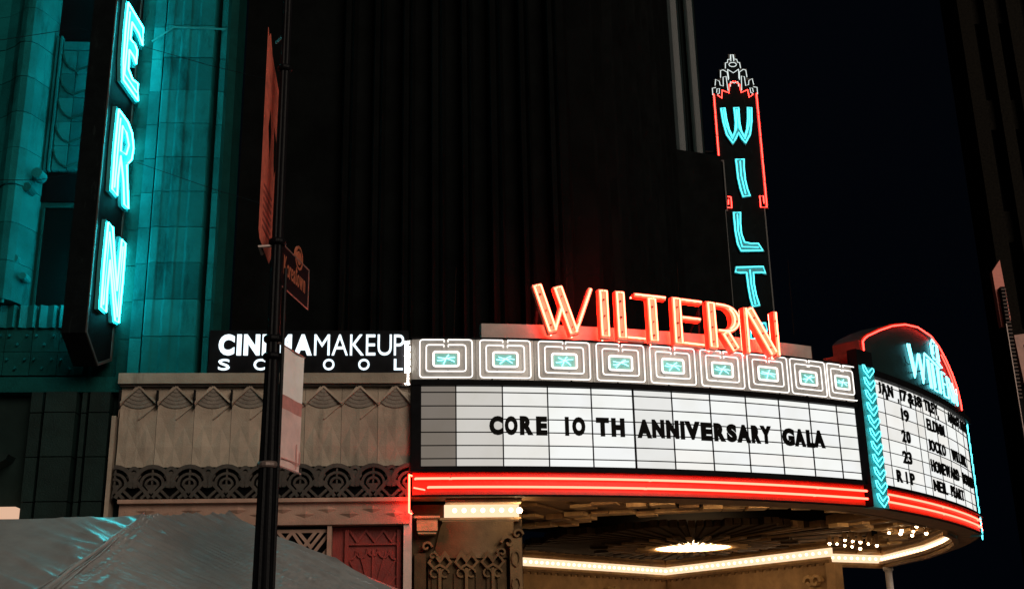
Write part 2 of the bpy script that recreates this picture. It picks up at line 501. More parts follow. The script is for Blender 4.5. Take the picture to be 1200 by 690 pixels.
# ------------------------------------------------------------------- long letter board
DIV = [.165, .79, 1.62, 2.44, 3.25, 4.05, 4.82, 5.61, 6.39, 7.15, 7.89, 8.60, L1 - .07]
ROW = [4.99, 5.13, 5.36, 5.595, 5.83, 6.065, 6.31, 6.425]
lb = thing('letter_board', 'long curved backlit white letter board reading CORE 10 TH ANNIVERSARY GALA', 'letter board', F1(L1 / 2, 4.99, 0))
lv = [0, 1, 2, 3, 3, 4, 3, 3, 3, 3, 3, 3]
for i in range(12):
    for j in range(7):
        p = MB(); p.box(DIV[i] + .012, DIV[i + 1] - .012, ROW[j] + .008, ROW[j + 1] - .008, -.025, 0, F1, 2)
        obj('acrylic_panel', p, PANELS[lv[i] if lv[i] != 3 else random.choice((3, 3, 3, 5, 6))], lb)
for j in range(1, 7):
    p = MB(); p.box(DIV[0], DIV[-1], ROW[j] - .0085, ROW[j] + .0085, -.026, .020, F1, 22); obj('letter_track', p, FRAME, lb)
for i in range(1, 12):
    p = MB(); w = .018 if i == 5 else .010
    p.box(DIV[i] - w, DIV[i] + w, ROW[0], ROW[-1], -.026, .014, F1); obj('panel_divider', p, FRAME, lb)

# ------------------------------------------------------------------- corner letter board
D2 = [.60, 1.03, 1.85, 2.65, 3.08, 3.9, 4.72, 5.6, 6.4, L2 - .22]
R2 = [4.965, 5.14, 5.405, 5.67, 5.94, 6.21, 6.48, 6.79, 7.07, 7.16]
lb2 = thing('letter_board', 'tall corner letter board listing January dates and acts under the arched crest', 'letter board', F2(L2 / 2, 4.97, 0))
for i in range(len(D2) - 1):
    for j in range(9):
        p = MB(); p.box(D2[i] + .008, D2[i + 1] - .008, R2[j] + .006, R2[j + 1] - .006, -.025, 0, F2, 2)
        obj('acrylic_panel', p, PANELS[random.choice((3, 3, 5, 6, 2))], lb2)
for j in range(1, 9):
    p = MB(); p.box(D2[0], D2[-1], R2[j] - .006, R2[j] + .006, -.026, .018, F2, 16); obj('letter_track', p, FRAME, lb2)
for i in range(1, len(D2) - 1):
    p = MB(); p.box(D2[i] - .006, D2[i] + .006, R2[0], R2[-1], -.026, .012, F2); obj('panel_divider', p, FRAME, lb2)

# ------------------------------------------------------------------- loose black letters
OFFM, OFFC = .07, .03
glyphs([(c, OFFM) for c in 'COREIOTHANVSYGL'] + [(c, OFFC) for c in sorted(set('JAN17&18TREYANASTASIO19ELDNM20JOCKOWILLINK23HOMEWARDBOUNDRIPNEILPEART'))]
       + [(c, .055) for c in 'CINEMA'] + [(c, -.006) for c in 'MAKEUP'] + [(c, .012) for c in 'SCHOL'] + [(c, .0) for c in 'Koreatwn'] + [('8', .02)])
ORD = ['only', 'first', 'second', 'third', 'fourth', 'fifth', 'sixth', 'seventh', 'eighth', 'ninth', 'tenth', 'eleventh']
LONG = [('CORE', [(1.37, 1.62), (1.65, 1.88), (1.92, 2.16), (2.21, 2.41)], 'COREIO'), ('IO', [(2.74, 2.81), (2.87, 3.11)], ''),
        ('TH', [(3.31, 3.55), (3.60, 3.85)], ''),
        ('ANNIVERSARY', [(4.09, 4.37), (4.38, 4.62), (4.66, 4.91), (4.95, 5.03), (5.04, 5.35), (5.37, 5.60), (5.64, 5.88), (5.91, 6.12), (6.13, 6.43), (6.45, 6.65), (6.65, 6.90)], ''),
        ('GALA', [(7.15, 7.43), (7.44, 7.70), (7.73, 7.91), (7.90, 8.18)], '')]
def letter(ch, off, u0, u1, z0, z1, fr, lab, grp, d=.022, shake=1):
    b = MB(); du = random.uniform(-.004, .004) * shake; dz = random.uniform(-.006, .006) * shake
    glyph_into(b, ch, off, u0 + du, u1 + du, z0 + dz, z1 + dz, d, d + .022, fr)
    return obj('marquee_letter', b, LTR, label=lab, cat='letter', group=grp)
for wd, spans, _ in LONG:
    shown = '10' if wd == 'IO' else wd
    for i, (a, b) in enumerate(spans):
        ch = wd[i]
        sh = {'IO0': 'digit 1', 'IO1': 'digit 0'}.get(wd + str(i), 'letter ' + ch)
        letter(ch, OFFM, a, b, 5.545, 5.885, F1, 'black %s, %s character of %s on the long letter board' % (sh, ORD[i + 1], shown), 'black letters on the long board')
ROWS2 = [(6.865, 7.115, [('JAN', .78, 1.44), ('17&18', 1.76, 2.96), ('TREY', 3.14, 4.05), ('ANASTASIO', 4.84, 6.80)]),
         (6.43, 6.69, [('19', 1.72, 2.12), ('ELDNM', 3.16, 4.36)]),
         (5.965, 6.225, [('20', 1.64, 2.06), ('JOCKO', 3.11, 4.26), ('WILLINK', 4.75, 6.15)]),
         (5.51, 5.775, [('23', 1.55, 2.00), ('HOMEWARD', 3.10, 5.16), ('BOUND', 5.52, 6.66)]),
         (5.085, 5.335, [('RIP', 1.16, 2.02), ('NEIL', 3.10, 4.00), ('PEART', 4.28, 5.36)])]
NAME2 = {'17&18': 'top row dates 17&18', '19': 'second row date nineteen', '20': 'third row date twenty', '23': 'fourth row date twenty three'}
for z0, z1, wl in ROWS2:
    for wd, a, b in wl:
        ws = []
        for c in wd: ws.append(GL[(c, OFFC)][2] + (.07 if c in 'I1' else 0))
        gap = .035 if wd != 'RIP' else .16
        k = ((b - a) - gap * (len(wd) - 1)) / sum(ws); u = a
        for i, c in enumerate(wd):
            w = ws[i] * k; x0, x1 = (u, u + w) if c not in 'I1' else (u + w * .2, u + w * .8)
            letter(c, OFFC, x0, x1, z0, z1, F2, 'black %s, %s character of the %s on the corner board' % (('letter ' if c.isalpha() else 'sign ' if c == '&' else 'digit ') + c, ORD[i + 1], NAME2.get(wd, 'word ' + wd)), 'black letters on the corner board')
            u += w + gap

# ------------------------------------------------------------------- nine neon squares above the long board
SQ = [(.14, 1.09), (1.21, 2.14), (2.27, 3.24), (3.35, 4.29), (4.39, 5.32), (5.42, 6.36), (6.44, 7.38), (7.44, 8.33), (8.37, 9.17)]
for q, (a, b) in enumerate(SQ):
    nm = ORD[q + 1]
    lab = 'white neon double square with mint centre, %s of nine counted from the makeup school sign' % nm
    if q == 8: lab = 'white neon double square with mint centre beside the blue arrow column'
    t = thing('neon_panel', lab, 'neon panel', F1((a + b) / 2, 6.53, 0), 0, 'neon squares along the marquee top')
    ea = 0 if q == 0 else (SQ[q - 1][1] + a) / 2; eb = L1 if q == 8 else (b + SQ[q + 1][0]) / 2
    p = MB(); p.box(ea + .004, eb - .004, 6.527, 7.278, -.028, .03, F1, 3); obj('backplate', p, GREYM, t)
    z0, z1 = 6.565, 7.255; cu = (a + b) / 2; w = (b - a); cz = (z0 + z1) / 2 - .01
    def openrect(u0, u1, z0, z1, r, d, gap, legs):
        L = rrect(u0, u1, z0, z1, r)
        c = (u0 + u1) / 2
        k = 4                                    # start at top right corner end, go round to top left, leave a gap on top
        pts = [(c + gap, z1)] + L[3::-1] + L[:3:-1] + [(c - gap, z1)]
        pts = [(c + gap, z1)] + list(reversed(L[0:4])) + list(reversed(L[12:16])) + list(reversed(L[8:12])) + list(reversed(L[4:8])) + [(c - gap, z1)]
        P = [F1(pts[0][0], pts[0][1] - legs, d + .01), F1(pts[0][0], pts[0][1] - legs * .4, d + .02)] + [F1(x, z, d) for x, z in pts] + [F1(pts[-1][0], pts[-1][1] - legs * .4, d + .02), F1(pts[-1][0], pts[-1][1] - legs, d + .01)]
        return P
    o = MB(); o.tube(openrect(a + .01, b - .01, z0, z1, .05, .085, .035 + random.uniform(-.01, .01), .05), .0115, 7); obj('outer_tube', o, N_WHITE, t, smooth=True)
    o = MB(); o.tube(openrect(a + w * .13, b - w * .13, z0 + .11, z1 - .095, .045, .085, .03 + random.uniform(-.01, .01), .045), .0115, 7); obj('inner_tube', o, N_WHITE, t, smooth=True)
    o = MB(); o.box(cu - w * .235, cu + w * .235, cz - .135, cz + .135, .03, .055, F1); obj('centre_box', o, GREYM, t)
    o = MB(); o.tube([F1(x, z, .08) for x, z in rrect(cu - w * .235, cu + w * .235, cz - .13, cz + .13, .035)], .020, 7, True); obj('centre_tube', o, N_WHITE, t, smooth=True)
    o = MB(); o.box(cu - w * .2, cu + w * .2, cz - .10, cz + .10, .055, .062, F1); obj('mint_face', o, pm('mint enamel', (.30, .72, .64), .4, var=.15, scale=8), t)
    for k in range(3):
        ang = R([12, 62, 142][k] + random.uniform(-14, 14)); rr = w * .175
        px = [(cu + rr * q_ * math.cos(ang), cz + rr * .55 * q_ * math.sin(ang) + .012 * math.sin(q_ * 3 + k)) for q_ in (-1, -.5, 0, .5, 1)]
        o = MB(); o.tube([F1(x, z, .085) for x, z in px], .009, 6); obj('cross_tube', o, N_CYANP, t, smooth=True)
    for k in range(2):
        o = MB(); uu = cu + random.uniform(-.3, .3) * w; zz = (6.545, cz - .20)[k]; o.box(uu - .012, uu + .012, zz - .008, zz + .008, .03, .05, F1); obj('tube_clip', o, FRAME, t)
# side return of the row, seen edge on
t = thing('neon_panel', 'narrow white neon end strip seen edge on beside the makeup school sign', 'neon panel', F1(-.06, 6.45, 0), 0, 'neon squares along the marquee top')
RET = straight(*F1(-.10, 0, -.02)[:2], .07, -.05)
p = MB(); p.box(0, .10, 6.44, 7.26, -.30, 0, RET); obj('backplate', p, GREYM, t)
for k in range(3):
    p = MB(); p.tube([RET(.02 + .03 * k, 6.46, .03), RET(.02 + .03 * k, 7.24 - .05 * k, .03)], .0145, 6); obj('edge_tube', p, N_WHITEE, t, smooth=True)
for k in range(6):
    p = MB(); zz = 6.5 + .13 * k; p.box(.085, .10, zz, zz + .03, .0, .03, RET); obj('tube_clip', p, FRAME, t)

# ------------------------------------------------------------------- roof sign WILTERN in orange
ws = thing('roof_letter_sign', 'big orange neon letters spelling WILTERN standing on the marquee edge', 'neon sign', F1(4.7, 7.31, 0))
p = MB(); p.box(1.25, 8.17, 7.316, 7.60, -.16, -.04, F1, 16); obj('plinth', p, PLINTH, ws)
for u in (1.25, 3.5, 5.8, 8.15):
    p = MB(); p.box(u - .012 if u > 1.3 else u, u + .012, 7.318, 7.598, -.039, -.030, F1); obj('plinth_seam', p, FRAME, ws)
for u in (2.3, 3.9, 5.6, 7.4):
    p = MB(); p.tube([F1(u, 7.6, -.2), F1(u + .1, 8.2, -.3), F1(u, 7.0, -1.3)], .02, 5); obj('brace', p, FRAME, ws)
LO = .22                    # letters stand this far out
Zb, Zt = 7.33, 8.26
T0, T1 = .185, .085
WL = {
 'W': [('k', [(2.25, Zt), (2.53, Zb + .03)]), ('t', [(2.56, Zb + .06), (2.70, 7.86)]), ('k', [(2.63, Zt - .01), (2.92, Zb + .02)]), ('t', [(2.94, Zb + .05), (3.26, Zt)])],
 'I': [('k', [(3.49, Zt), (3.50, Zb)])],
 'L': [('k', [(3.81, Zt), (3.82, Zb)]), ('t', [(3.90, Zb + .045), (4.27, Zb + .045)])],
 'T': [('t', [(4.09, Zt - .045), (4.72, Zt - .045)]), ('k', [(4.43, Zt - .06), (4.44, Zb)])],
 'E': [('k', [(4.93, Zt), (4.93, Zb)]), ('t', [(5.01, Zt - .045), (5.46, Zt - .045)]), ('t', [(5.01, 7.87), (5.41, 7.87)]), ('t', [(5.01, Zb + .045), (5.45, Zb + .045)])],
 'R': [('k', [(5.64, Zt), (5.65, Zb)]), ('bowl', None), ('k', [(5.90, 7.70), (6.13, Zb + .01)])],
 'N': [('t', [(6.40, Zt - .02), (6.40, Zb)]), ('k', [(6.46, Zt - .02), (6.98, Zb + .04)]), ('t', [(7.08, Zt - .01), (7.08, Zb + .02)])],
}
for ch, parts in WL.items():
    FW = lambda u, z, d: F1(u, z - .034 * (u - 3.2), d)
    c = MB(); tubes = []; face = MB(); sup = []
    for i, (kd, pts) in enumerate(parts):
        dd = LO + .004 * i
        if kd == 'bowl':
            pass
            outer = [(5.72, Zt - .005)] + arcpts(5.92, 7.96, .345, .295, 90, -90, 10) + [(5.72, 7.665)]
            inner = [(5.72, Zt - .085)] + arcpts(5.89, 7.955, .19, .215, 90, -90, 10) + [(5.72, 7.74)]
            c.poly([outer + list(reversed(inner))], .085, dd, FW); face.poly([inset(outer + list(reversed(inner)), .008)], dd, dd + .003, FW); sup.append(arcpts(5.92, 7.96, .27, .25, 80, -80, 5))
            tubes += [[(5.75, Zt - .04)] + arcpts(5.93, 7.96, .295, .252, 90, -90, 10) + [(5.77, 7.705)], arcpts(5.92, 7.96, .215, .23, 60, -60, 8)]
            continue
        w = T0 if kd == 'k' else T1
        c.ribbon(pts, w, .085, dd, FW); face.ribbon(pts, w - .016, dd, dd + .003, FW); sup.append(pts)
        (x0, z0), (x1, z1) = pts
        v = Vector((x1 - x0, z1 - z0)); Lg = v.length; v /= Lg; nn = Vector((-v.y, v.x)); e = .035
        if kd == 'k':
            h = w / 2 - .030
            A = Vector((x0, z0)) + v * e; B = Vector((x1, z1)) - v * e
            tubes.append([A + nn * h * .2, A + nn * h] + [B + nn * h, B - nn * h] + [A - nn * h, A - nn * h * .2])
        else:
            tubes.append([Vector((x0, z0)) + v * .02, Vector((x1, z1)) - v * .02])
    body = obj('letter', c, REDRET, ws, label='orange channel letter %s' % ch)
    obj('letter_face', face, ORGM, body)
    for L in sup:
        h = MB(); h.tube([FW(p[0], p[1], .04) for p in L], .014, 6); obj('added_halo_tube', h, N_HALO, body, smooth=True)  # unseen tubes added behind the letters to redden the plinth
        for q in (.22, .55, .85):
            k = (len(L) - 1) * q; i0 = int(k); x = L[i0][0] + (L[min(i0 + 1, len(L) - 1)][0] - L[i0][0]) * (k - i0); z = L[i0][1] + (L[min(i0 + 1, len(L) - 1)][1] - L[i0][1]) * (k - i0)
            h = MB(); h.box(x - .012 + random.uniform(-.02, .02), x + .012, z - .012, z + .012, LO + .004, LO + .05, FW); obj('tube_support', h, BROWNM, body)
    for tp in tubes:
        t = MB(); t.tube([FW(p[0], p[1], LO + .045) for p in tp], .0155, 7); obj('neon_tube', t, N_ORG, body, smooth=True)

# ------------------------------------------------------------------- arrow columns at the two corners
def arrow_column(lab, C0, ux, uy, W_, zt):
    fr = straight(C0[0], C0[1], ux, uy)
    t = thing('arrow_column', lab, 'neon column', fr(W_ / 2, 4.46, 0), 0, 'arrow columns at the corners of the marquee')
    p = MB(); p.box(0, W_, 4.46, zt - .33, -.22, 0, fr); obj('casing', p, CYANM, t)
    p = MB(); p.box(0, W_, zt - .329, zt, -.22, -.004, fr); obj('cap', p, FRAME, t)
    p = MB(); p.box(-.012, 0, 4.47, zt, -.18, .012, fr); obj('edge_trim', p, FRAME, t)
    n = 11; pitch = .2575; m = .5 * W_ + .01
    for i in range(n):
        z = zt - .30 - pitch * i - .03
        L = [(m - .19, z), (m - .13, z + .005), (m - .01, z - .135), (m + .15, z - .02), (m + .20, z - .035), (m + .20, z - .09), (m + .02, z - .245), (m - .16, z - .11)]
        b = MB(); b.tube([fr(x, q, .045) for x, q in L], .0105, 6, True)
        obj('arrow_tube', b, N_CYANA, t, smooth=True)
    for i in range(12):
        b = MB(); x = random.uniform(.03, W_ - .04); z = 4.6 + .22 * i; b.box(x, x + .014, z, z + .02, 0, .015, fr); obj('tube_clip', b, FRAME, t)
    return t
arrow_column('teal neon arrow column between the long board and the corner board', (6.90, 22.98), .75, .66, .56, 7.62)
arrow_column('teal neon arrow column seen edge on at the far end of the corner board', (11.13, 28.74), .27, .96, .5, 7.52)
skirt('corner_box', 4.9, 7.62, -.75, -.02, BROWNM, F2, .02, .60, 2)

# ------------------------------------------------------------------- arched crest above the corner board
cr = thing('crest_sign', 'arched crest sign outlined in red neon with icy blue script above the corner board', 'neon sign', F2(3.4, 7.3, 0))
ARCHP = [(.12, 7.88), (.22, 7.96), (.38, 8.04), (.95, 8.27), (1.61, 8.50), (2.33, 8.68), (3.11, 8.78), (3.96, 8.76), (4.5, 8.63), (5.0, 8.42), (5.46, 8.15), (5.8, 7.88), (5.98, 7.55)]
b = MB(); N = 30; vs = []; fs = []
def atop(u):
    if u <= ARCHP[0][0]: return ARCHP[0][1]
    for (a, za), (c, zc) in zip(ARCHP, ARCHP[1:]):
        if u <= c: return za + (zc - za) * (u - a) / (c - a)
    return ARCHP[-1][1]
for i in range(N + 1):
    u = .12 + (6.02 - .12) * i / N
    vs += [F2(u, 7.302, .05), F2(u, atop(u), .05), F2(u, atop(u), -.55), F2(u, 7.302, -.55)]
for i in range(N):
    a = 4 * i; c = a + 4
    for k in range(4): fs.append((a + k, a + (k + 1) % 4, c + (k + 1) % 4, c + k))
fs += [(3, 2, 1, 0), (4 * N, 4 * N + 1, 4 * N + 2, 4 * N + 3)]
b.add(vs, fs); obj('crest_body', b, CRESTB, cr)
b = MB(); b.box(.113, .12, 7.31, 7.87, -.55, .04, F2); obj('crest_side', b, BROWNM, cr)
lip = MB(); lp = [(.14, 7.66)] + [(u + (.02 if i < 2 else 0), z - .03) for i, (u, z) in enumerate(ARCHP)] + [(6.0, 7.33)]
lip.ribbon(lp, .05, .05, .11, F2); obj('crest_rim', lip, REDM, cr)
b = MB(); b.tube([F2(u, z - .02, .13) for u, z in lp], .016, 7); obj('border_tube', b, N_REDB, cr, smooth=True)
b = MB(); b.tube([F2(u, z, .11) for u, z in [(4.7, 8.42), (5.1, 8.2), (5.45, 7.95), (5.7, 7.66)]], .014, 7); obj('border_tube', b, N_REDB, cr, smooth=True)
SCR = [  # neon script: W I L T E R N and a small flourish on top
 [(2.40, 8.22), (2.62, 7.50), (2.98, 8.10)], [(2.52, 8.24), (2.70, 7.58)], [(2.98, 8.10), (3.12, 7.46), (3.42, 8.20)], [(3.06, 8.12), (3.20, 7.55)],
 [(3.56, 8.10), (3.58, 7.43)], [(3.66, 8.10), (3.68, 7.43)], [(3.84, 8.06), (3.86, 7.43), (4.06, 7.43)], [(3.93, 8.06), (3.95, 7.50)],
 [(3.42, 8.20), (3.9, 8.13), (4.45, 8.04)], [(4.22, 8.03), (4.24, 7.43)], [(4.33, 8.03), (4.35, 7.43)],
 [(4.83, 7.98), (4.56, 7.99), (4.58, 7.42), (4.86, 7.42)], [(4.60, 7.72), (4.8, 7.72)], [(4.98, 7.42), (4.97, 7.95), (5.18, 7.93), (5.22, 7.80), (5.15, 7.70), (5.0, 7.69)], [(5.08, 7.69), (5.28, 7.40)],
 [(5.40, 7.40), (5.40, 7.86), (5.78, 7.40), (5.80, 7.80)], [(5.48, 7.40), (5.50, 7.70)], [(5.90, 7.95), (6.02, 7.42)],
 [(4.30, 8.62), (4.12, 8.66), (3.98, 8.52), (3.98, 8.30), (4.10, 8.20), (4.26, 8.22)], [(4.20, 8.55), (4.10, 8.46), (4.12, 8.32)], [(4.40, 8.64), (4.42, 8.18), (4.56, 8.12)], [(4.48, 8.60), (4.52, 8.22)], [(4.30, 8.18), (4.66, 8.10)]]
for L in SCR:
    b = MB(); b.tube([F2(u, z, .09) for u, z in L], .019, 6); obj('script_tube', b, N_SCR, cr, smooth=True)
for i in range(7):
    b = MB(); u = 2.5 + .5 * i; z = random.uniform(7.5, 7.9); b.box(u, u + .02, z, z + .025, .05, .10, F2); obj('tube_clip', b, FRAME, cr)
b = MB(); b.tube([F2(u, z, .07) for u, z in [(2.2, 7.9), (2.25, 7.78), (2.4, 7.75), (2.55, 7.8)]], .008, 5); obj('loose_wire', b, FRAME, cr)

# =================================================================== BLADE SIGNS
LP = {
 'W': [[(-.64, 1.58), (-.40, 1.6), (-.37, 1.1), (-.30, .66), (-.22, .44), (-.15, .62), (-.11, .95), (-.12, 1.6), (.14, 1.6), (.13, .95), (.17, .6), (.23, .44), (.31, .66), (.38, 1.1), (.41, 1.6), (.65, 1.58),
        (.60, .95), (.50, .42), (.25, 0), (.10, .22), (.01, .42), (-.09, .22), (-.24, 0), (-.49, .42), (-.59, .95)]],
 'I': [[(-.22, 1.6), (.18, 1.6), (.15, 1.2), (.16, .7), (.21, .35), (.30, .04), (-.06, 0), (-.14, .35), (-.20, .8)]],
 'L': [[(-.48, 1.6), (-.13, 1.6), (-.17, 1.1), (-.16, .7), (-.08, .42), (.14, .36), (.42, .36), (.62, 0), (-.30, 0), (-.42, .3), (-.47, .8)]],
 'T': [[(-.60, 1.34), (-.54, 1.6), (.54, 1.6), (.62, 1.24), (.42, 1.30), (.16, 1.30), (.15, .9), (.19, .5), (.29, .05), (-.05, .0), (-.12, .35), (-.16, .8), (-.18, 1.30), (-.38, 1.30)]],
 'E': [[(-.46, 1.6), (.44, 1.6), (.50, 1.16), (.20, 1.28), (-.12, 1.28), (-.13, 1.02), (.08, 1.05), (.24, .98), (.24, .62), (.06, .70), (-.13, .70), (-.10, .40), (.10, .34), (.40, .42), (.50, .02), (-.36, 0), (-.45, .4), (-.48, 1.0)]],
 'R': [[(-.46, 1.6), (.05, 1.6), (.32, 1.5), (.47, 1.24), (.42, .96), (.22, .76), (.34, .4), (.48, .0), (.18, -.02), (.04, .4), (-.12, .70), (-.14, .35), (-.10, .0), (-.44, 0), (-.48, .8)], [(-.14, 1.32), (.02, 1.30), (.15, 1.16), (.08, .98), (-.13, .93)]],
 'N': [[(-.46, 0), (-.50, .8), (-.48, 1.6), (-.20, 1.6), (.02, 1.1), (.20, .66), (.18, 1.1), (.20, 1.56), (.47, 1.56), (.49, .8), (.46, 0), (.22, -.02), (-.02, .46), (-.19, .86), (-.18, .4), (-.14, 0)]],
}
def blade_sign(lab, loc, rz, tube_mat, wf, lx, body, tr, crown, letters):
    """Tall pointed sign with a face on both sides; local x runs along the face, z is height above the base point."""
    t = thing('blade_sign', lab, 'blade sign', loc, rz, 'twin vertical theatre signs')
    H0 = loc[2]; TH = .20
    def fr(u, z, d): return (u, -d, z - H0)
    def put(name, b, mat, par=None, **k): return obj(name, b, mat, par or t, local=True, loc=(0, 0, 0), **k)
    b = MB(); b.poly([body], -TH, TH, fr); put('sign_body', b, SIGNB)
    for side in (1, -1):
        def ff(u, z, d, side=side): return (u * side if side < 0 and False else u, -(TH + d) * side, z - H0)
        if side == 1:
            b = MB(); b.ribbon(inset(body, .03), .05, 0, .02, ff, True); put('face_trim', b, pm('tarnished trim', (.05, .045, .04), .5))
        for k, ch in enumerate('WILTERN'):
            if ch not in letters or (side < 0 and ch not in 'TERN'): continue
            zb = 7.6 + 2.19 * (6 - k)
            lx_, wf_ = (lx, wf) if side > 0 else (lx + .12, wf * .88)
            loops = [[(lx_ + x * side * wf_, zb + z * 1.02) for x, z in L] for L in LP[ch]]
            b = MB(); b.poly(loops, 0, .07, ff)
            L_ = put('channel_letter', b, CYANM, label='cyan channel letter %s' % ch)
            for j, L in enumerate(loops):
                w = .045 if j == 0 else -.04
                b = MB(); b.tube([ff(x, z, .10) for x, z in inset(L, w)], tr, 6, True)
                put('neon_tube', b, tube_mat if side > 0 or crown else N_CYANB, L_, smooth=True)
            if ch in 'WILT' or True:
                MID = {'I': [(-.02, 1.48), (-.03, .9), (.08, .15)], 'L': [(-.30, 1.48), (-.32, .8), (-.22, .2), (.40, .17)], 'T': [(-.0, 1.45), (-.0, .9), (.09, .12)],
                       'W': [(-.50, 1.48), (-.46, .9), (-.24, .25), (-.05, .70), (.01, 1.48)], 'E': [(-.30, 1.45), (-.30, .18), (.36, .18)], 'R': [(-.30, 1.45), (-.30, .12)], 'N': [(-.33, .12), (-.34, 1.42), (.33, .12), (.33, 1.42)]}[ch]
                b = MB(); b.tube([ff(lx_ + x * side * wf_, zb + z * 1.02, .10) for x, z in MID], tr * .8, 6); put('neon_tube', b, tube_mat, L_, smooth=True)
            if ch == 'W':
                b = MB(); b.tube([ff(lx_ + x * side * wf_, zb + z * 1.02, .10) for x, z in [(.02, 1.48), (.06, .70), (.24, .25), (.47, .9), (.52, 1.48)]], tr * .8, 6); put('neon_tube', b, tube_mat, L_, smooth=True)
    def red(pts, r=.022):
        b = MB(); b.tube([fr(x, z, TH + .05) for x, z in pts], r, 6); put('border_tube', b, N_REDB, smooth=True)
    CR = lambda z: 22.9 + (z - 22.95) * .80
    if crown:
        m = [(-.70, 22.92), (-.54, 22.78), (-.50, 23.12), (-.24, 23.0), (-.20, 23.36), (-.03, 23.50)]
        red(m); red([(-x, z) for x, z in m])
        red([(-.84, 22.95), (-.84, 22.1)]); red([(-.84, 22.06), (-.84, 21.2)]); red([(-.84, 21.16), (-.84, 20.2)])
        z = 22.95
        while z > 18.6: red([(.84, z), (.84, max(z - .9, 18.25))]); z -= .94
        red([(.84, 18.5), (.84, 18.16), (.60, 18.16), (.60, 18.62), (.74, 18.62), (.74, 18.32)])
        red([(-.62, 18.62), (-.50, 18.60), (-.50, 18.16), (-.66, 18.18)]); red([(-.60, 18.5), (-.62, 18.3)])
        b = MB(); b.ribbon([(-.84, 22.95), (-.84, 20.15)], .12, TH, TH + .02, fr); b.ribbon([(.84, 22.95), (.84, 18.1)], .12, TH, TH + .02, fr); put('red_trim', b, REDM)
        WT = [[(-.88, 22.98), (-.88, 23.34), (-.74, 23.38)], [(-.70, 23.02), (-.62, 23.06), (-.60, 23.32), (-.70, 23.30), (-.72, 23.10)], [(-.76, 23.5), (-.72, 23.82), (-.58, 23.72), (-.56, 23.5), (-.44, 23.45), (-.42, 23.94), (-.30, 23.98), (-.27, 23.2)],
              [(-.52, 23.92), (-.50, 24.30), (-.40, 24.34), (-.24, 24.20), (-.22, 23.78)], [(-.22, 24.34), (-.20, 23.85)], [(-.22, 24.36), (0, 24.16), (.22, 24.36)],
              [(-.30, 24.42), (-.28, 24.72), (-.20, 24.74), (-.18, 24.9), (-.08, 24.92)], [(-.07, 24.95), (-.06, 25.16), (.04, 25.16), (.06, 24.8)], [(-.16, 23.42), (-.15, 23.68), (0, 23.6)]]
        for L in WT:
            for s in (1, -1):
                b = MB(); b.tube([fr(x * s, CR(z), TH + .05) for x, z in L], .016, 6); put('crown_tube', b, N_WHITEF, smooth=True)
        b = MB(); b.tube([fr(x, CR(z), TH + .05) for x, z in arcpts(.0, 24.62, .15, .12, 0, 360, 10)[:-1]], .016, 6, True); put('crown_tube', b, N_WHITEF, smooth=True)
        for z in (10, 13.4, 17, 20.6):
            b = MB(); b.box(-1.35, -.7, z - .04, z + .04, -.05, .05, fr); put('wall_bracket', b, FRAME)
    else:
        for z in (8.2, 10.6, 13.0, 15.2):
            b = MB(); b.box(.55, .98, z - .05, z + .05, -.05, .05, fr); put('wall_bracket', b, FRAME)
    return t
nb = [(-.72, 7.10), (-.05, 6.69), (.62, 6.95), (.62, 23.1), (-.72, 23.1)]
blade_sign('near blade sign with bright cyan letters E R N beside the turquoise pillar', (-7.33, 19.58, 6.69), PI / 2, N_CYAN, 1.10, .10, nb, .017, False, 'LTERN')
fb = [(-.78, 7.1), (0, 6.7), (.78, 7.1), (.78, 18.1), (.90, 18.1), (.90, 23.28), (.78, 23.28), (.78, 23.63), (.55, 23.63), (.55, 24.06), (.34, 24.06), (.34, 24.36), (.15, 24.36), (.15, 24.72),
      (-.15, 24.72), (-.15, 24.36), (-.34, 24.36), (-.34, 24.06), (-.55, 24.06), (-.55, 23.63), (-.78, 23.63), (-.78, 23.28), (-.90, 23.28), (-.90, 20.1), (-.70, 20.1), (-.70, 18.1), (-.78, 18.1)]
blade_sign('far blade sign with cyan letters W I L T and stepped white neon crown', (8.93, 42, 6.7), 0, N_CYANW, 1.0, -.02, fb, .020, True, 'WILTERN')

# =================================================================== LOW WING: teal pillar and left wall
wg = thing('terracotta_wing', 'turquoise terracotta wing wall and pillar lit by the near blade sign', 'building', FA(-5, 0, 0))
b = MB(); b.box(-9.5, -.0, 0, 6.35, -.9, -.25, FA); obj('wall', b, pm('shaded green wall', (.008, .018, .016), .8, spec=.1), wg)  # colour darkened for the lack of light on the lower storey
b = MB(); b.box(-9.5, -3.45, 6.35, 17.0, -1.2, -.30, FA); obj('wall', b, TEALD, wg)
# pillar: narrow recessed strip, fluted main face, dark gap, edge strip; tiles in courses
CZ = [6.66 + .692 * i for i in range(16)]
def slab(prof, z0, z1, back=-.3):
    m_ = MB(); vs = []; fs = []; n = len(prof)
    for u, d in prof: vs += [FA(u, z0, d), FA(u, z1, d)]
    for u, d in (prof[0], prof[-1]): vs += [FA(u, z0, back), FA(u, z1, back)]
    for i in range(n - 1): fs.append((2 * i, 2 * i + 2, 2 * i + 3, 2 * i + 1))
    a = 2 * n
    fs += [(0, 1, a + 1, a), (2 * n - 2, a + 2, a + 3, 2 * n - 1)]
    fs.append(tuple([2 * i for i in range(n)] + [a + 2, a])); fs.append(tuple([a + 1, a + 3] + [2 * i + 1 for i in reversed(range(n))]))
    m_.add(vs, fs); return m_
MAIN = [(-4.76, .02), (-4.74, .04), (-4.62, .05), (-4.58, .035), (-4.47, .03), (-4.43, .05), (-4.30, .055), (-4.26, .04), (-4.14, .04), (-4.10, .055), (-3.84, .05), (-3.82, .02)]
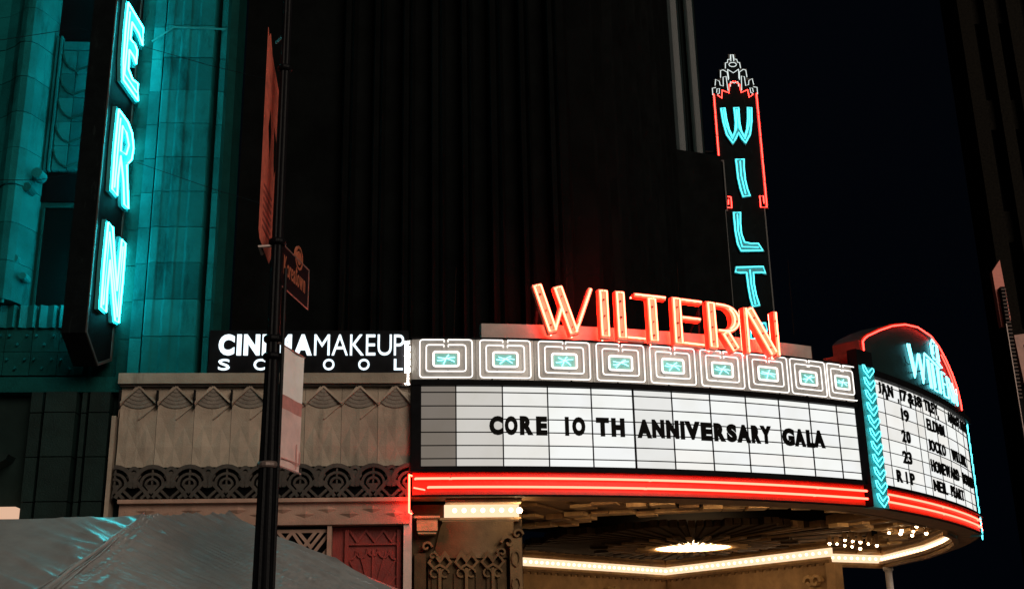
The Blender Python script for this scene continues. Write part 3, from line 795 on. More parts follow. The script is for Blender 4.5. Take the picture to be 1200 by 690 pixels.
for i in range(15):
    z0, z1 = CZ[i] + .006, CZ[i + 1] - .006
    j = lambda: random.uniform(-.006, .006)
    dj = j()
    obj('terracotta_tile', slab([(u, d + dj) for u, d in MAIN], z0, z1), TEAL, wg)
    dj = j(); obj('terracotta_tile', slab([(-5.00, -.05 + dj), (-4.80, -.05 + dj)], z0, z1), TEAL, wg)
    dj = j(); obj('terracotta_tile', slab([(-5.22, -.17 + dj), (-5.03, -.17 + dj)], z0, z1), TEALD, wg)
    dj = j(); obj('terracotta_tile', slab([(-3.71, .0 + dj), (-3.60, .01 + dj)], z0, z1), TEAL, wg)
b = MB(); b.ribbon([(-5.0, 13.20), (-4.6, 13.52), (-3.62, 13.50)], .035, .055, .075, FA); obj('scar_patch', b, pm('pale mortar', (.02, .17, .17), .9, spec=.02), wg)
# left wall: big rounded pilaster
PIL = [(-8.9, -.12), (-8.0, -.10), (-7.72, -.02), (-7.50, .14), (-7.36, .30), (-7.26, .34), (-7.14, .33), (-7.04, .22), (-6.96, .02), (-6.90, -.12), (-6.86, -.28)]
for i in range(12):
    z0, z1 = 7.96 + .72 * i + .006, 7.96 + .72 * (i + 1) - .006
    if i < 3:
        pf = [(u, d - .03) for u, d in PIL]
    else: pf = PIL
    dj = random.uniform(-.008, .008)
    obj('terracotta_tile', slab([(u, d + dj) for u, d in pf if u > -8.1], z0, z1), TEAL, wg, smooth=False)
    obj('terracotta_tile', slab([(-8.9, -.13 + dj), (-8.11, -.11 + dj)], z0, z1), TEAL, wg)
for u0 in (-6.84, -6.77):
    b = MB(); b.box(u0, u0 + .035, 10.6, 13.4, -.3, -.14, FA); obj('fillet', b, TEAL, wg)
# recessed panel with scallops above the window
SPZ = [10.62, 11.12, 11.62, 12.12, 12.62, 13.12]
for i in range(5):
    for (ua, ub) in ((-6.71, -6.44), (-6.43, -6.08)):
        b = MB(); b.box(ua, ub - .006, SPZ[i] + .005, SPZ[i + 1] - .005, -.30, -.20 + random.uniform(-.004, .004), FA); obj('terracotta_tile', b, TEAL, wg)
    c = SPZ[i] + .42
    b = MB(); b.ribbon([(-6.71, c), (-6.66, c - .16), (-6.56, c - .30), (-6.44, c - .36), (-6.34, c - .31), (-6.24, c - .27), (-6.14, c - .31), (-6.08, c - .37)], .028, -.21, -.165, FA); obj('scallop', b, TEALD, wg)
b = MB(); b.box(-6.71, -6.08, 13.13, 13.30, -.30, -.18, FA); obj('panel_cap', b, TEAL, wg)
b = MB(); b.box(-6.88, -5.3, 13.31, 15.4, -.30, -.285, FA); obj('vent_opening', b, BLACK, wg)
b = MB(); b.box(-6.88, -5.6, 10.02, 10.6, -.3, -.27, FA); obj('soffit', b, BLACK, wg)
wn = MB(); wn.box(-6.76, -6.05, 7.98, 9.9, -.29, -.275, FA); wo = obj('window', wn, GLASSD, wg)
b = MB(); b.ribbon([(-6.78, 7.97), (-6.78, 9.91), (-6.03, 9.91), (-6.03, 7.97)], .035, -.274, -.23, FA, True); obj('window_frame', b, TEALD, wo)
for (u, z, r) in ((-6.83, 10.40, .12), (-6.98, 10.12, .10), (-7.06, 8.75, .09), (-6.88, 8.42, .08)):
    b = MB(); v = []
    for q in range(12):
        a = 2 * PI * q / 12
        v += [FA(u + r * math.cos(a), z + r * math.sin(a), -.05), FA(u + r * .8 * math.cos(a), z + r * .8 * math.sin(a), .20)]
    b.add(v, [(2 * q, 2 * ((q + 1) % 12), 2 * ((q + 1) % 12) + 1, 2 * q + 1) for q in range(12)] + [tuple(2 * q + 1 for q in range(12))])
    obj('corbel', b, TEAL, wg)
b = MB(); b.tube([FA(-7.14, 8.68, .25), FA(-7.16, 7.9, .25)], .03, 6); obj('conduit', b, TEAL, wg)
for i in range(6):
    u0 = -8.0 + .345 * i
    b = slab([(u0 + .02, -.02), (u0 + .06, .03), (u0 + .17, -.03), (u0 + .29, .03), (u0 + .325, -.02)], 7.52, 7.93); obj('fluted_block', b, TEAL, wg)
for i in range(5):
    for zz in (6.67, 7.10):
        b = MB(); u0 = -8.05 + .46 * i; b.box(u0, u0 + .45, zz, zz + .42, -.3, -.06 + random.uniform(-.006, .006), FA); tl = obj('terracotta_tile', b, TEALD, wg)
        for k in range(3):
            d_ = MB(); uu = u0 + .07 + .15 * k; z_ = zz + (.12 if k % 2 else .28); d_.poly([[(uu, z_ - .03), (uu + .022, z_), (uu, z_ + .03), (uu - .022, z_)]], -.06, .0, FA); obj('stud', d_, TEAL, tl)
b = MB(); b.box(-9.3, -3.5, 6.36, 6.63, -.3, -.02, FA, 4); obj('string_course', b, TEALD, wg)
# pilasters of the lower storey, their shade put into the dark colour
LOWP = pm('shaded green terracotta', (.0065, .0175, .0155), .6, var=.3, scale=3, bump=.35, spec=.15)
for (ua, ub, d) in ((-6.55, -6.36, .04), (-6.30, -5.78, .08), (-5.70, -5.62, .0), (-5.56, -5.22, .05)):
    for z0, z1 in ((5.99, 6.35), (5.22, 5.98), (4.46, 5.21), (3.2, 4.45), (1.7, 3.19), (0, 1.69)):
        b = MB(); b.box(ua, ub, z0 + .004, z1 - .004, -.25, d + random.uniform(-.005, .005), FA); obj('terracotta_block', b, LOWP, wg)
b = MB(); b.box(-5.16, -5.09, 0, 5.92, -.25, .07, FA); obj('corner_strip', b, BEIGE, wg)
b = MB(); b.poly([[(-6.98, 5.30)] + arcpts(-7.35, 5.25, .55, .22, 0, -180, 8) + [(-7.95, 5.30)]], -.25, .15, FA); obj('awning_arch', b, LOWP, wg)
t = MB(); t.box(-7.6, -6.60, 4.21, 4.37, -.24, .12, FA); obj('lit_fascia_sign', t, LITS, label='short glowing peach strip sign low on the dark wall at the edge of the tent', cat='lit sign')

# =================================================================== LOW WING: storefront facade
sf = thing('storefront_facade', 'beige art deco storefront facade of cast stone between turquoise wall and marquee', 'building', FA(-2.5, 0, 0))
b = MB(); b.box(-5.08, -.02, 6.47, 6.655, -.25, .16, FA, 3); obj('ledge', b, BEIGE, sf)
b = MB(); b.box(-5.06, -.02, 6.43, 6.469, -.25, .10, FA, 3); obj('ledge_shadow_gap', b, LACE, sf)
P0, PW = -5.045, .636
for i in range(8):
    ua = P0 + PW * i; ub = min(ua + PW, -.02); uc = ua + PW / 2; zt, zb = 6.43, 5.03
    # facetted panel: two stacked diamonds pressed into the stone
    if ub - ua < .3: continue
    b = MB(); zs = [5.03, 5.38, 5.73, 6.08, 6.43]; G = []
    for q, z in enumerate(zs):
        for w, u in enumerate((ua + .003, ua + PW * .25, uc, ua + PW * .75, ua + PW - .003)):
            dd = .0
            if (q + w) % 2 == 0: dd = .02
            if q == 4: dd = .0
            if q == 3: dd = .01
            G.append(FA(min(u, -.02), z, -.0 + dd))
    fs = []
    for q in range(4):
        for w in range(4):
            a = q * 5 + w
            if (q + w) % 2: fs += [(a, a + 1, a + 6), (a, a + 6, a + 5)]
            else: fs += [(a, a + 1, a + 5), (a + 1, a + 6, a + 5)]
    b.add(G, fs)
    obj('facet_panel', b, BEIGE, sf)
    # scallop fan under the chevrons
    fan = MB()
    for k, rr in enumerate((.40, .325, .25, .17, .09)):
        pts = [(uc, 6.40)] + [(uc + rr * math.sin(R(a)), 6.40 - rr * .86 * math.cos(R(a))) for a in range(-50, 51, 10)]
        fan.poly([[(p[0], p[1]) for p in pts]], .012, .020 + .012 * k if k else .022, lambda u, z, d: FA(min(u, -.02), z, d + .012))
    obj('scallop_fan', fan, pm('fan stone', (.19, .16, .13), .7, var=.3, scale=5, bump=.4), sf)
    rb = MB()
    rb.ribbon([(ua, 6.13), (uc, 6.425)], .035, .03, .105, lambda u, z, d: FA(min(u, -.02), z, d)); rb.ribbon([(uc, 6.425), (ua + PW, 6.13)], .035, .03, .101, lambda u, z, d: FA(min(u, -.02), z, d))
    rb.ribbon([(ua, 6.10), (ua - .0 + PW * .42, 6.425)], .025, .03, .085, lambda u, z, d: FA(min(u, -.02), z, d))
    rb.ribbon([(ua, 6.13), (ua - .30, 5.86)], .022, .02, .05, lambda u, z, d: FA(max(u, -5.06), z, d))
    obj('chevron_rib', rb, BEIGE, sf)
    if i < 4:
        sl = MB(); sl.box(ua - .012, ua + .012, 6.05, 6.36, .03, .13, FA); obj('iron_bracket', sl, FRAME, sf)
# pierced scalloped frieze
b = MB(); b.box(-5.05, -.02, 4.47, 4.86, -.2, .01, FA, 2); obj('frieze_void', b, BLACK, sf)
LPW = .624
for i in range(9):
    uc = -.03 - LPW * i
    if uc < -5.1: continue
    cl = lambda u: max(-5.05, min(-.015, u))
    fr = lambda u, z, d: FA(cl(u), z, d)
    b = MB()
    b.ribbon(arcpts(uc, 4.76, .285, .27, -20, 200, 14), .07, .01, .10, fr)
    b.ribbon(arcpts(uc, 4.74, .185, .17, -10, 190, 12), .045, .01, .08, fr)
    b.ribbon(arcpts(uc, 4.73, .10, .09, -10, 190, 10), .04, .01, .09, fr)
    b.ribbon([(uc, 4.62), (uc, 5.02)], .03, .01, .075, fr)
    b.poly([[(uc - .13, 4.72), (uc + .13, 4.72), (uc, 4.56)]], .01, .085, fr)
    for s in (-1, 1):
        b.ribbon([(uc + s * .29, 4.80), (uc + s * .10, 4.60), (uc + s * .03, 4.5)], .06, .01, .092, fr)
        b.ribbon([(uc + s * .02, 4.62), (uc + s * .17, 4.49)], .05, .01, .088, fr)
        b.ribbon([(uc + s * .12, 4.66), (uc + s * .30, 4.49)], .045, .01, .082, fr)
    b.ribbon(arcpts(uc + LPW / 2, 4.93, .075, .075, -30, 210, 9), .06, .01, .095, fr)
    b.poly([arcpts(uc + LPW / 2, 4.86, .12, .09, 0, 180, 8) + [(uc + LPW / 2, 4.70)]], .01, .07, fr)
    obj('pierced_scallop', b, LACE, sf)
# sill frieze
b = MB(); b.box(-4.93, -.02, 4.40, 4.465, -.2, .16, FA, 3); obj('sill', b, PINKST, sf)
b = MB(); b.box(-4.92, -.02, 4.08, 4.40, -.2, .05, FA, 3); obj('sill_frieze', b, PINKST, sf)
b = MB(); b.box(-4.92, -.02, 4.02, 4.08, -.2, .10, FA, 3); obj('sill_bead', b, PINKST, sf)
for i in range(12):
    uc = -.28 - .38 * i; zc = 4.20 if i % 2 == 0 else 4.28
    b = MB(); v = [FA(uc - .19, zc, .051), FA(uc, zc - .065, .051), FA(uc + .17, zc, .051), FA(uc, zc + .065, .051), FA(uc, zc, .10)]
    b.add(v, [(0, 1, 4), (1, 2, 4), (2, 3, 4), (3, 0, 4)]); obj('diamond', b, PINKST, sf)
# lattice window and its post
wv = MB(); wv.box(-3.4, -1.36, 2.2, 4.0, -.24, -.10, FA); lw = obj('lattice_window', wv, BLACK, sf)
b = MB()
for pts in ([(-2.60, 3.93), (-1.40, 3.93)], [(-2.60, 3.62), (-1.84, 3.62)], [(-2.28, 3.56), (-2.02, 3.92), (-1.76, 3.56)], [(-2.26, 3.92), (-1.98, 3.60)], [(-1.92, 3.92), (-1.70, 3.66), (-1.50, 3.92)], [(-1.62, 3.92), (-2.16, 3.22)],
            [(-1.42, 3.86), (-1.98, 3.14)], [(-1.42, 3.62), (-1.84, 3.08)], [(-1.70, 3.36), (-1.42, 3.10)], [(-1.66, 3.55), (-1.66, 3.2), (-1.42, 2.9)], [(-2.10, 3.6), (-2.42, 3.2), (-2.8, 3.6), (-2.5, 3.93)], [(-2.3, 3.3), (-2.7, 3.93)], [(-3.3, 3.93), (-2.7, 3.2), (-2.3, 2.7)]):
    b.ribbon(pts, .055, -.09, -.05 + random.uniform(-.004, .004), FA)
obj('lattice', b, PINKST, lw)
b = MB(); b.box(-1.42, -1.345, 0, 4.015, -.2, .05, FA); obj('window_post', b, PINKST, sf)
# oxblood sunburst door panel
d_ = MB(); d_.box(-1.34, -.15, 0, 4.0, -.24, -.18, FA); dp = obj('sunburst_panel', d_, DOORR, sf)
b = MB(); b.box(-1.10, -.20, 3.69, 3.72, -.18, -.12, FA); b.box(-1.13, -1.06, 0, 3.95, -.18, -.11, FA); b.box(-.24, -.17, 0, 3.95, -.18, -.11, FA); b.ribbon([(-1.05, 3.94), (-.92, 3.75), (-.77, 3.94), (-.62, 3.75), (-.47, 3.94), (-.33, 3.75), (-.26, 3.90)], .035, -.18, -.135, FA)
obj('panel_frame', b, DOORR, dp)
b = MB()
for a in range(-80, 81, 16):
    L = [(-.65 + math.sin(R(a)) * r + .0, 2.75 + math.cos(R(a)) * r * (1 + .10 * math.cos(R(a)))) for r in (.1, .35, .6, .78)]
    L[-1] = (L[-1][0] * 1.0 + .06 * math.sin(R(a)), L[-1][1])
    b.ribbon([(max(-1.06, min(-.24, x)), min(3.68, z)) for x, z in L], .03, -.18, -.145, FA)
for k in range(5):
    b.ribbon(arcpts(-.65 + (k - 2) * .19, 3.64 - .03 * abs(k - 2), .095, .13, 180, 360, 6), .028, -.18, -.14, FA)
obj('sunburst_rays', b, DOORR, dp)
for k in range(2):
    b = MB(); b.poly([arcpts(-.42, 2.6, .26 - .1 * k, .34 - .12 * k, 0, 180, 8)], -.18, -.14 + .02 * k, FA); obj('shell', b, DOORR, dp)
b = MB(); b.box(-.125, .015, 0, 4.25, -.15, .05, FA); obj('corner_pilaster', b, pm('glow tinted pilaster', (.55, .42, .36), .7, var=.15, bump=.3), sf)  # lighter pink colour carries the neon glow on the pilaster

# ------------------------------------------------------------------- lit wall sign
cs = thing('wall_sign', 'lit white wall sign reading CINEMAMAKEUP SCHOOL above the beige ledge', 'sign', FA(-1.8, 6.66, .1))
b = MB(); b.box(-3.58, -.06, 6.66, 7.46, -.25, .06, FA); obj('sign_board', b, FRAME, cs)
def word(wd, off, u0, u1, z0, z1, gap):
    ws_ = [GL[(c, off)][2] for c in wd]; k = ((u1 - u0) - gap * (len(wd) - 1)) / sum(ws_); u = u0
    for i, c in enumerate(wd):
        b = MB(); glyph_into(b, c, off, u, u + ws_[i] * k, z0, z1, .065, .10, FA); obj('sign_letter', b, LETW, cs)
        u += ws_[i] * k + gap
word('CINEMA', .055, -3.41, -1.775, 6.995, 7.375, .042)
word('MAKEUP', -.006, -1.735, -.14, 6.995, 7.375, .038)
for c, u in zip('SCHOOL', (-3.40, -2.785, -2.17, -1.57, -.95, -.32)):
    b = MB(); glyph_into(b, c, .012, u, u + (.20 if c != 'L' else .16), 6.725, 6.925, .065, .10, FA); obj('sign_letter', b, LETW, cs)

# =================================================================== TOWER behind (dark)
tw = thing('office_tower', 'tall dark ribbed terracotta tower rising into the night behind the marquee', 'building', (0, 24, 0))
TP = [(-5.3, 21.3), (1.2, 21.9), (5.45, 37.2), (6.85, 37.7), (7.2, 52)]
b = MB(); ring = TP + [(-5.3, 52)]
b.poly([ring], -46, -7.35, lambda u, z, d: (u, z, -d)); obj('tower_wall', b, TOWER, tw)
def ribrow(A, B, n, w, z0, z1, mat, dd=.3):
    A = Vector(A); B = Vector(B); L = (B - A).length; fr = straight(A.x, A.y, B.x - A.x, B.y - A.y)
    for i in range(n):
        u = L * (i + .5) / n; ww = w * random.uniform(.85, 1.1)
        q = MB(); h = ww / 2
        vs = []
        for z in (z0, z1): vs += [fr(u - h, z, 0), fr(u - h * .55, z, dd), fr(u - h * .12, z, dd * .72), fr(u + h * .12, z, dd * .72), fr(u + h * .55, z, dd), fr(u + h, z, 0)]
        q.add(vs, [(k, k + 1, k + 7, k + 6) for k in range(5)] + [(0, 1, 2, 3, 4, 5), (11, 10, 9, 8, 7, 6)])
        obj('rib', q, mat, tw)
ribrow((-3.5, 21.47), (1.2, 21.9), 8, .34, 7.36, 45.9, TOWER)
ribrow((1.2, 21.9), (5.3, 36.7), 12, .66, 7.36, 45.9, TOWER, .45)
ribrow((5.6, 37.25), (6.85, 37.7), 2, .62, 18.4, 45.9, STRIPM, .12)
b = MB(); b.box(6.38, 6.44, 18.4, 45.9, -37.5, -37.3); obj('fin', b, pm('lit fin colour', (.012, .021, .021), .7, spec=.02), tw)  # brighter colour draws the lit line on the strip
b = MB(); fr = straight(5.9, 37.25, 1.05, .4); b.box(-.6, 1.3, 7.4, 18.3, -.3, .5, fr); obj('setback_block', b, TOWER, tw)
for i in range(5):
    b = MB(); x0 = -3.2 + i * 2.1; b.tube([(x0, 21.1 - .02 * i, 7.4), (x0 + .05, 21.15, 8.9)], .006, 4); obj('cable_rod', b, RBLD, tw)

# wires slung across the wing
for k, pts in enumerate(([(-12, 19.0, 12.9), (-9.2, 19.0, 12.72), (-7.9, 19.2, 13.05), (-5.6, 19.8, 12.55), (-4.2, 20.0, 12.25)], [(-10, 19.5, 10.2), (-8.5, 19.5, 10.15), (-6.8, 19.7, 10.55), (-5.4, 20.0, 10.1), (-4.6, 20.05, 9.85), (-4.1, 20.1, 9.85)])):
    b = MB(); b.tube(pts, .006, 5); obj('cable', b, FRAME, label=('upper black cable slung across the turquoise wall' if k == 0 else 'lower black cable sagging past the letter R'), cat='cable', group='cables across the wing')

# =================================================================== ENTRANCE VESTIBULE
ve = thing('entrance_vestibule', 'open theatre entrance with gilded pier, warm walls and bulb lit cornice under the marquee', 'entrance', (4, 30, 0))
FP = lambda u, z, d: FA(u, z, d - .4)
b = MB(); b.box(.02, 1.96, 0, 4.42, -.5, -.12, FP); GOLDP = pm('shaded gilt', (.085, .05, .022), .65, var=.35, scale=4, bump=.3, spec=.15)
GOLDQ = pm('shaded gilt ornament', (.20, .12, .052), .6, var=.3, scale=4, bump=.3, spec=.2)  # both pier gilts are darkened, putting the marquee's shade into their colour
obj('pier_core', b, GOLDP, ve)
# coved panel, chevron crest, fluted apron, volutes
b = MB(); vs = []
for k in range(9):
    q = k / 8; z = 4.10 - .62 * q; d = .13 * (1 - math.sin(q * PI / 2)) - .06; ul = .56 - .17 * q ** .7; ur = 1.80 - .03 * q
    vs += [FP(ul, z, d), FP(ur, z, d), FP(ul, z, -.2), FP(ur, z, -.2)]
b.add(vs, [(4 * k, 4 * k + 1, 4 * k + 5, 4 * k + 4) for k in range(8)] + [(4 * k, 4 * k + 4, 4 * k + 6, 4 * k + 2) for k in range(8)] + [(4 * k + 1, 4 * k + 3, 4 * k + 7, 4 * k + 5) for k in range(8)])
obj('coved_panel', b, pm('coved stucco', (.22, .135, .062), .7, var=.3, scale=3, bump=.3), ve, smooth=True)
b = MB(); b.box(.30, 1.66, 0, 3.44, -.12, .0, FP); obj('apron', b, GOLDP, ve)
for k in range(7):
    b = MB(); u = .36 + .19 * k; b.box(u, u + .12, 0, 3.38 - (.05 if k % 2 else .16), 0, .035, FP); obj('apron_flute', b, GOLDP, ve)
for k in range(3):
    uc = .50 + .46 * k
    b = MB(); b.ribbon([(uc - .19, 3.40), (uc - .09, 3.53), (uc, 3.41), (uc + .09, 3.53), (uc + .19, 3.40), (uc + .10, 3.30), (uc, 3.36), (uc - .10, 3.30)], .04, .0, .10, FP, True); b.ribbon([(uc - .17, 3.47), (uc - .09, 3.58), (uc, 3.47), (uc + .09, 3.58), (uc + .17, 3.47)], .03, .0, .07, FP)
    b.ribbon([(uc, 3.30), (uc, 2.6)], .05, .0, .09, FP)
    for s in (-1, 1): b.ribbon(arcpts(uc + s * .09, 3.22, .07, .07, 0, 300, 8), .03, 0, .08, FP)
    obj('chevron_crest', b, GOLDQ, ve)
def volute(u, z, r, s):
    b = MB(); pts = [(u + s * r * (1 - .1 * k) * math.cos(R(40 * k)), z + r * (1 - .1 * k) * math.sin(R(40 * k))) for k in range(10)]
    b.ribbon(pts, r * .36, -.12, .14, FP); obj('volute', b, GOLDQ, ve)
volute(1.70, 3.72, .13, -1); volute(1.58, 3.55, .09, -1); volute(.27, 3.66, .10, 1); volute(.38, 3.50, .075, 1); volute(1.86, 3.86, .10, 1)
b = MB(); b.box(1.72, 1.93, 0, 3.80, -.12, .10, FP); obj('pier_edge', b, GOLDQ, ve)
for k in range(8):
    b = MB(); z = .3 + .45 * k; b.ribbon(arcpts(1.825, z, .07, .13, 0, 360, 8)[:-1], .03, .10, .14, FP, True); obj('rosette', b, GOLDQ, ve)
b = MB(); b.box(.06, .26, 0, 3.56, -.12, .06, FP); obj('pier_edge', b, GOLDP, ve)
# bracket box left of the lamp housing
b = MB(); b.box(.10, .46, 3.93, 4.14, -.12, .20, FP); b.box(.05, .50, 4.14, 4.18, -.12, .26, FP); b.box(.12, .44, 3.88, 3.92, -.12, .16, FP); obj('bracket_box', b, GOLD, ve)
# lamp housing with a row of bulbs
lh = thing('bulb_light_box', 'bright bulb lined light box above the coved gilded pier', 'light fixture', FP(1.25, 4.15, 0))
b = MB(); b.box(.50, 1.93, 4.125, 4.165, -.10, .07, FP); b.box(.54, 1.90, 4.10, 4.124, -.10, .05, FP); obj('lower_moulding', b, GOLD, lh)
b = MB(); b.box(.60, 1.93, 4.40, 4.45, -.10, .28, FP); obj('upper_moulding', b, GOLD, lh)
b = MB(); b.box(.58, 1.90, 4.17, 4.395, -.10, .02, FP); obj('reflector', b, TROUGH, lh)
for k in range(7):
    b = MB(); b.ball(FP(.76 + .165 * k, 4.28, .13), .042, 8, 6); obj('bulb', b, BULBG, lh, smooth=True)
b = MB(); b.ball(FP(1.90, 4.27, .12), .05, 8, 6); obj('bulb', b, BULBW, lh, smooth=True)

# walls of the vestibule
VW = [(.08, 21.2), (.08, 35.4), (4.94, 40.4), (9.0, 34.5)]
for (ax, ay), (bx, by) in zip(VW, VW[1:]):
    fr = straight(ax, ay, bx - ax, by - ay); L = math.hypot(bx - ax, by - ay)
    b = MB(); b.box(0, L, 0, 4.35, -.4, 0, fr); obj('vestibule_wall', b, WALLW, ve)
b = MB(); fr = straight(9.0, 34.5, .35, 1.6); b.box(.0, 1.75, 0, 4.35, -.2, .05, fr); obj('vestibule_wall', b, WALLW, ve)
for (px_, py_) in ((2.9, 38.25), (8.6, 35.05)):
    b = MB(); fr = straight(px_, py_, *( (1, 1.03) if px_ < 5 else (4.06, -5.9)))
    for s in (-1, 1): b.ribbon([(s * .12 + s * .2 * (1 - .1 * k) * math.cos(R(45 * k)), 3.85 + .2 * (1 - .1 * k) * math.sin(R(45 * k))) for k in range(9)], .08, 0, .16, fr)
    obj('wall_scroll', b, GOLD, ve)
# bulb cornice: three runs along the back walls, three along the outer rim
CN = [((.08, 35.4), (4.94, 40.4), 4.36), ((4.94, 40.4), (9.0, 34.5), 4.36)]
RIMP = [(9.36, 36.35), (11.35, 37.45), (11.62, 34.2), (11.42, 32.0), (11.05, 30.2), (10.5, 28.75), (9.9, 27.7)]
FRONT = [F2(L2 * (.62 - .2 * i), 0, -.80)[:2] for i in range(4)] + [F1(L1 * (1 - i / 7), 0, -.80)[:2] for i in range(7)]
FRONT = [(9.9, 27.7)] + FRONT[:4] + FRONT[5:]
RUNS = [(a, b_, z) for a, b_, z in CN] + [(RIMP[i], RIMP[i + 1], 4.36) for i in range(len(RIMP) - 1)] + [(FRONT[i], FRONT[i + 1], 4.51) for i in range(len(FRONT) - 1)]
for i, (A, B, z) in enumerate(RUNS):
    fr = straight(A[0], A[1], B[0] - A[0], B[1] - A[1]); L = math.hypot(B[0] - A[0], B[1] - A[1])
    e = .16 if i < 2 else .0
    k_ = 1 if i < len(CN) + len(RIMP) - 1 else .62
    for (za, zc, d0, d1, nm, mt) in ((.0, .07, -.05, .075, 'cornice_moulding', GOLDD), (.072, .15, -.05, .05, 'cornice_moulding', GOLD), (.40, .47, -.05, .06, 'cornice_moulding', GOLD), (.472, .55, -.05, .12, 'cornice_moulding', GOLDD), (.552, .62, -.05, .08, 'cornice_moulding', GOLD), (.622, .70, -.05, .17, 'cornice_moulding', GOLDD), (.702, .78, -.05, .24, 'cornice_moulding', GOLD)):
        b = MB(); b.box(e * .3, L - e * .3, z + za * k_, z + zc * k_, d0, d1, fr); obj(nm, b, mt, ve)
    b = MB(); b.box(0, L, z + .152 * k_, z + .398 * k_, -.06, .01, fr); obj('cornice_trough', b, TROUGH, ve)
    n = max(2, int(L / .24))
    for k in range(n):
        b = MB(); b.ball(fr(L * (k + .5) / n, z + .275 * k_, .08), .045, 6, 4); obj('bulb', b, BULBG if i < len(CN) + len(RIMP) - 1 else BULBF, ve, smooth=True)
    if i < 2:
        for k in range(int(L / .3)):
            b = MB(); b.box(.1 + .3 * k, .25 + .3 * k, z - .07, z - .002, 0, .045, fr); obj('dentil', b, GOLDD, ve)

# ------------------------------------------------------------------- sunburst ceiling
sc_ = thing('sunburst_ceiling', 'gilded sunburst plaster ceiling of layered rays round a glowing medallion', 'ceiling', (5.1, 34.8, 5.0))
b = MB(); cp = [F1(L1 * i / 10, 0, -.5)[:2] for i in range(11)] + [F2(L2 * i / 8, 0, -.5)[:2] for i in range(1, 9)] + [F3(L3 * i / 8, 0, -.5)[:2] for i in range(1, 9)] + [(9, 38), (4.9, 41), (-.3, 36), (-.3, 21.5)]
b.poly([cp], -5.75, -5.65, lambda u, z, d: (u, z, -d)); obj('ceiling_slab', b, CEIL, sc_)
def inside(x, y, poly):
    r = False; n = len(poly)
    for i in range(n):
        (x1, y1), (x2, y2) = poly[i], poly[i - 1]
        if (y1 > y) != (y2 > y) and x < (x2 - x1) * (y - y1) / (y2 - y1) + x1: r = not r
    return r
CX, CY = 5.1, 34.9
CLIP = [(p[0] * 1, p[1]) for p in [F1(L1 * i / 10, 0, -.8)[:2] for i in range(11)] + [F2(L2 * i / 8, 0, -.8)[:2] for i in range(1, 9)] + [F3(L3 * i / 8, 0, -.9)[:2] for i in range(1, 8)]] + [(9.2, 36.0), (9.0, 34.9), (4.9, 40.6), (.2, 35.6), (.2, 22.0)]
def ray_bar(a, r0, r1, wd, z0, z1, mat):
    ca, sa = math.cos(a), math.sin(a)
    while r1 > r0 + .3 and not inside(CX + ca * r1, CY + sa * r1, CLIP): r1 -= .12
    if r1 <= r0 + .3: return
    h0, h1 = r0 * wd, r1 * wd
    P = [(r0, -h0), (r1, -h1), (r1, h1), (r0, h0)]
    b = MB(); vs = [(CX + ca * r - sa * q, CY + sa * r + ca * q, z) for z in (z0, z1) for r, q in P]
    b.add(vs, [(3, 2, 1, 0), (4, 5, 6, 7), (0, 1, 5, 4), (1, 2, 6, 5), (2, 3, 7, 6), (3, 0, 4, 7)])
    obj('ray', b, mat, sc_)
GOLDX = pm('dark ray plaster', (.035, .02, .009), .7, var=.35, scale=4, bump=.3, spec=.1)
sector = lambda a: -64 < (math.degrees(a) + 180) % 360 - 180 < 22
n = 132
for i in range(n):
    a = 2 * PI * i / n
    r1 = [4.55, 4.55, 4.85, 4.85, 5.05, 4.85][i // 2 % 6] + random.uniform(-.04, .04)
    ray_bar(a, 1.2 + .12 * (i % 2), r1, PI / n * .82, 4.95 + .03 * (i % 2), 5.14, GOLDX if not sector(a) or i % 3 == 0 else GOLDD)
# blocks that end the inner disc
for i in range(44):
    a = 2 * PI * (i + .5) / 44; rr = [4.95, 5.15, 5.3, 5.1][i % 4]
    ray_bar(a, rr - .30, rr, .062 if i % 3 else .045, 4.64 + .05 * (i % 2), 4.94, GOLD)
n = 120
for i in range(n):
    a = 2 * PI * i / n + .01
    q = i % 8
    ell = 1 / math.sqrt((math.cos(a) / 6.2) ** 2 + (math.sin(a) / (8.3 if math.sin(a) < 0 else 6.5)) ** 2)
    if sector(a): ell = min(ell, 5.2)
    r0 = ell + [0, .25, .45, .6, .6, .45, .25, .1][q] + random.uniform(-.05, .05)
    ray_bar(a, r0, 14, PI / n * .82, 4.88 + .04 * (i % 3), 5.10, GOLDD)
    rr = r0 + random.uniform(.05, .5); ray_bar(a, rr, rr + random.uniform(.34, .5), PI / n * random.uniform(.7, 1.2), 4.77 + random.uniform(0, .06), 4.875, GOLD)
    rr = r0 + random.uniform(.9, 2.4); ray_bar(a, rr, rr + random.uniform(.32, .5), PI / n * random.uniform(.5, 1.0), 4.76 + random.uniform(0, .06), 4.875, GOLD if i % 3 else GOLDD)
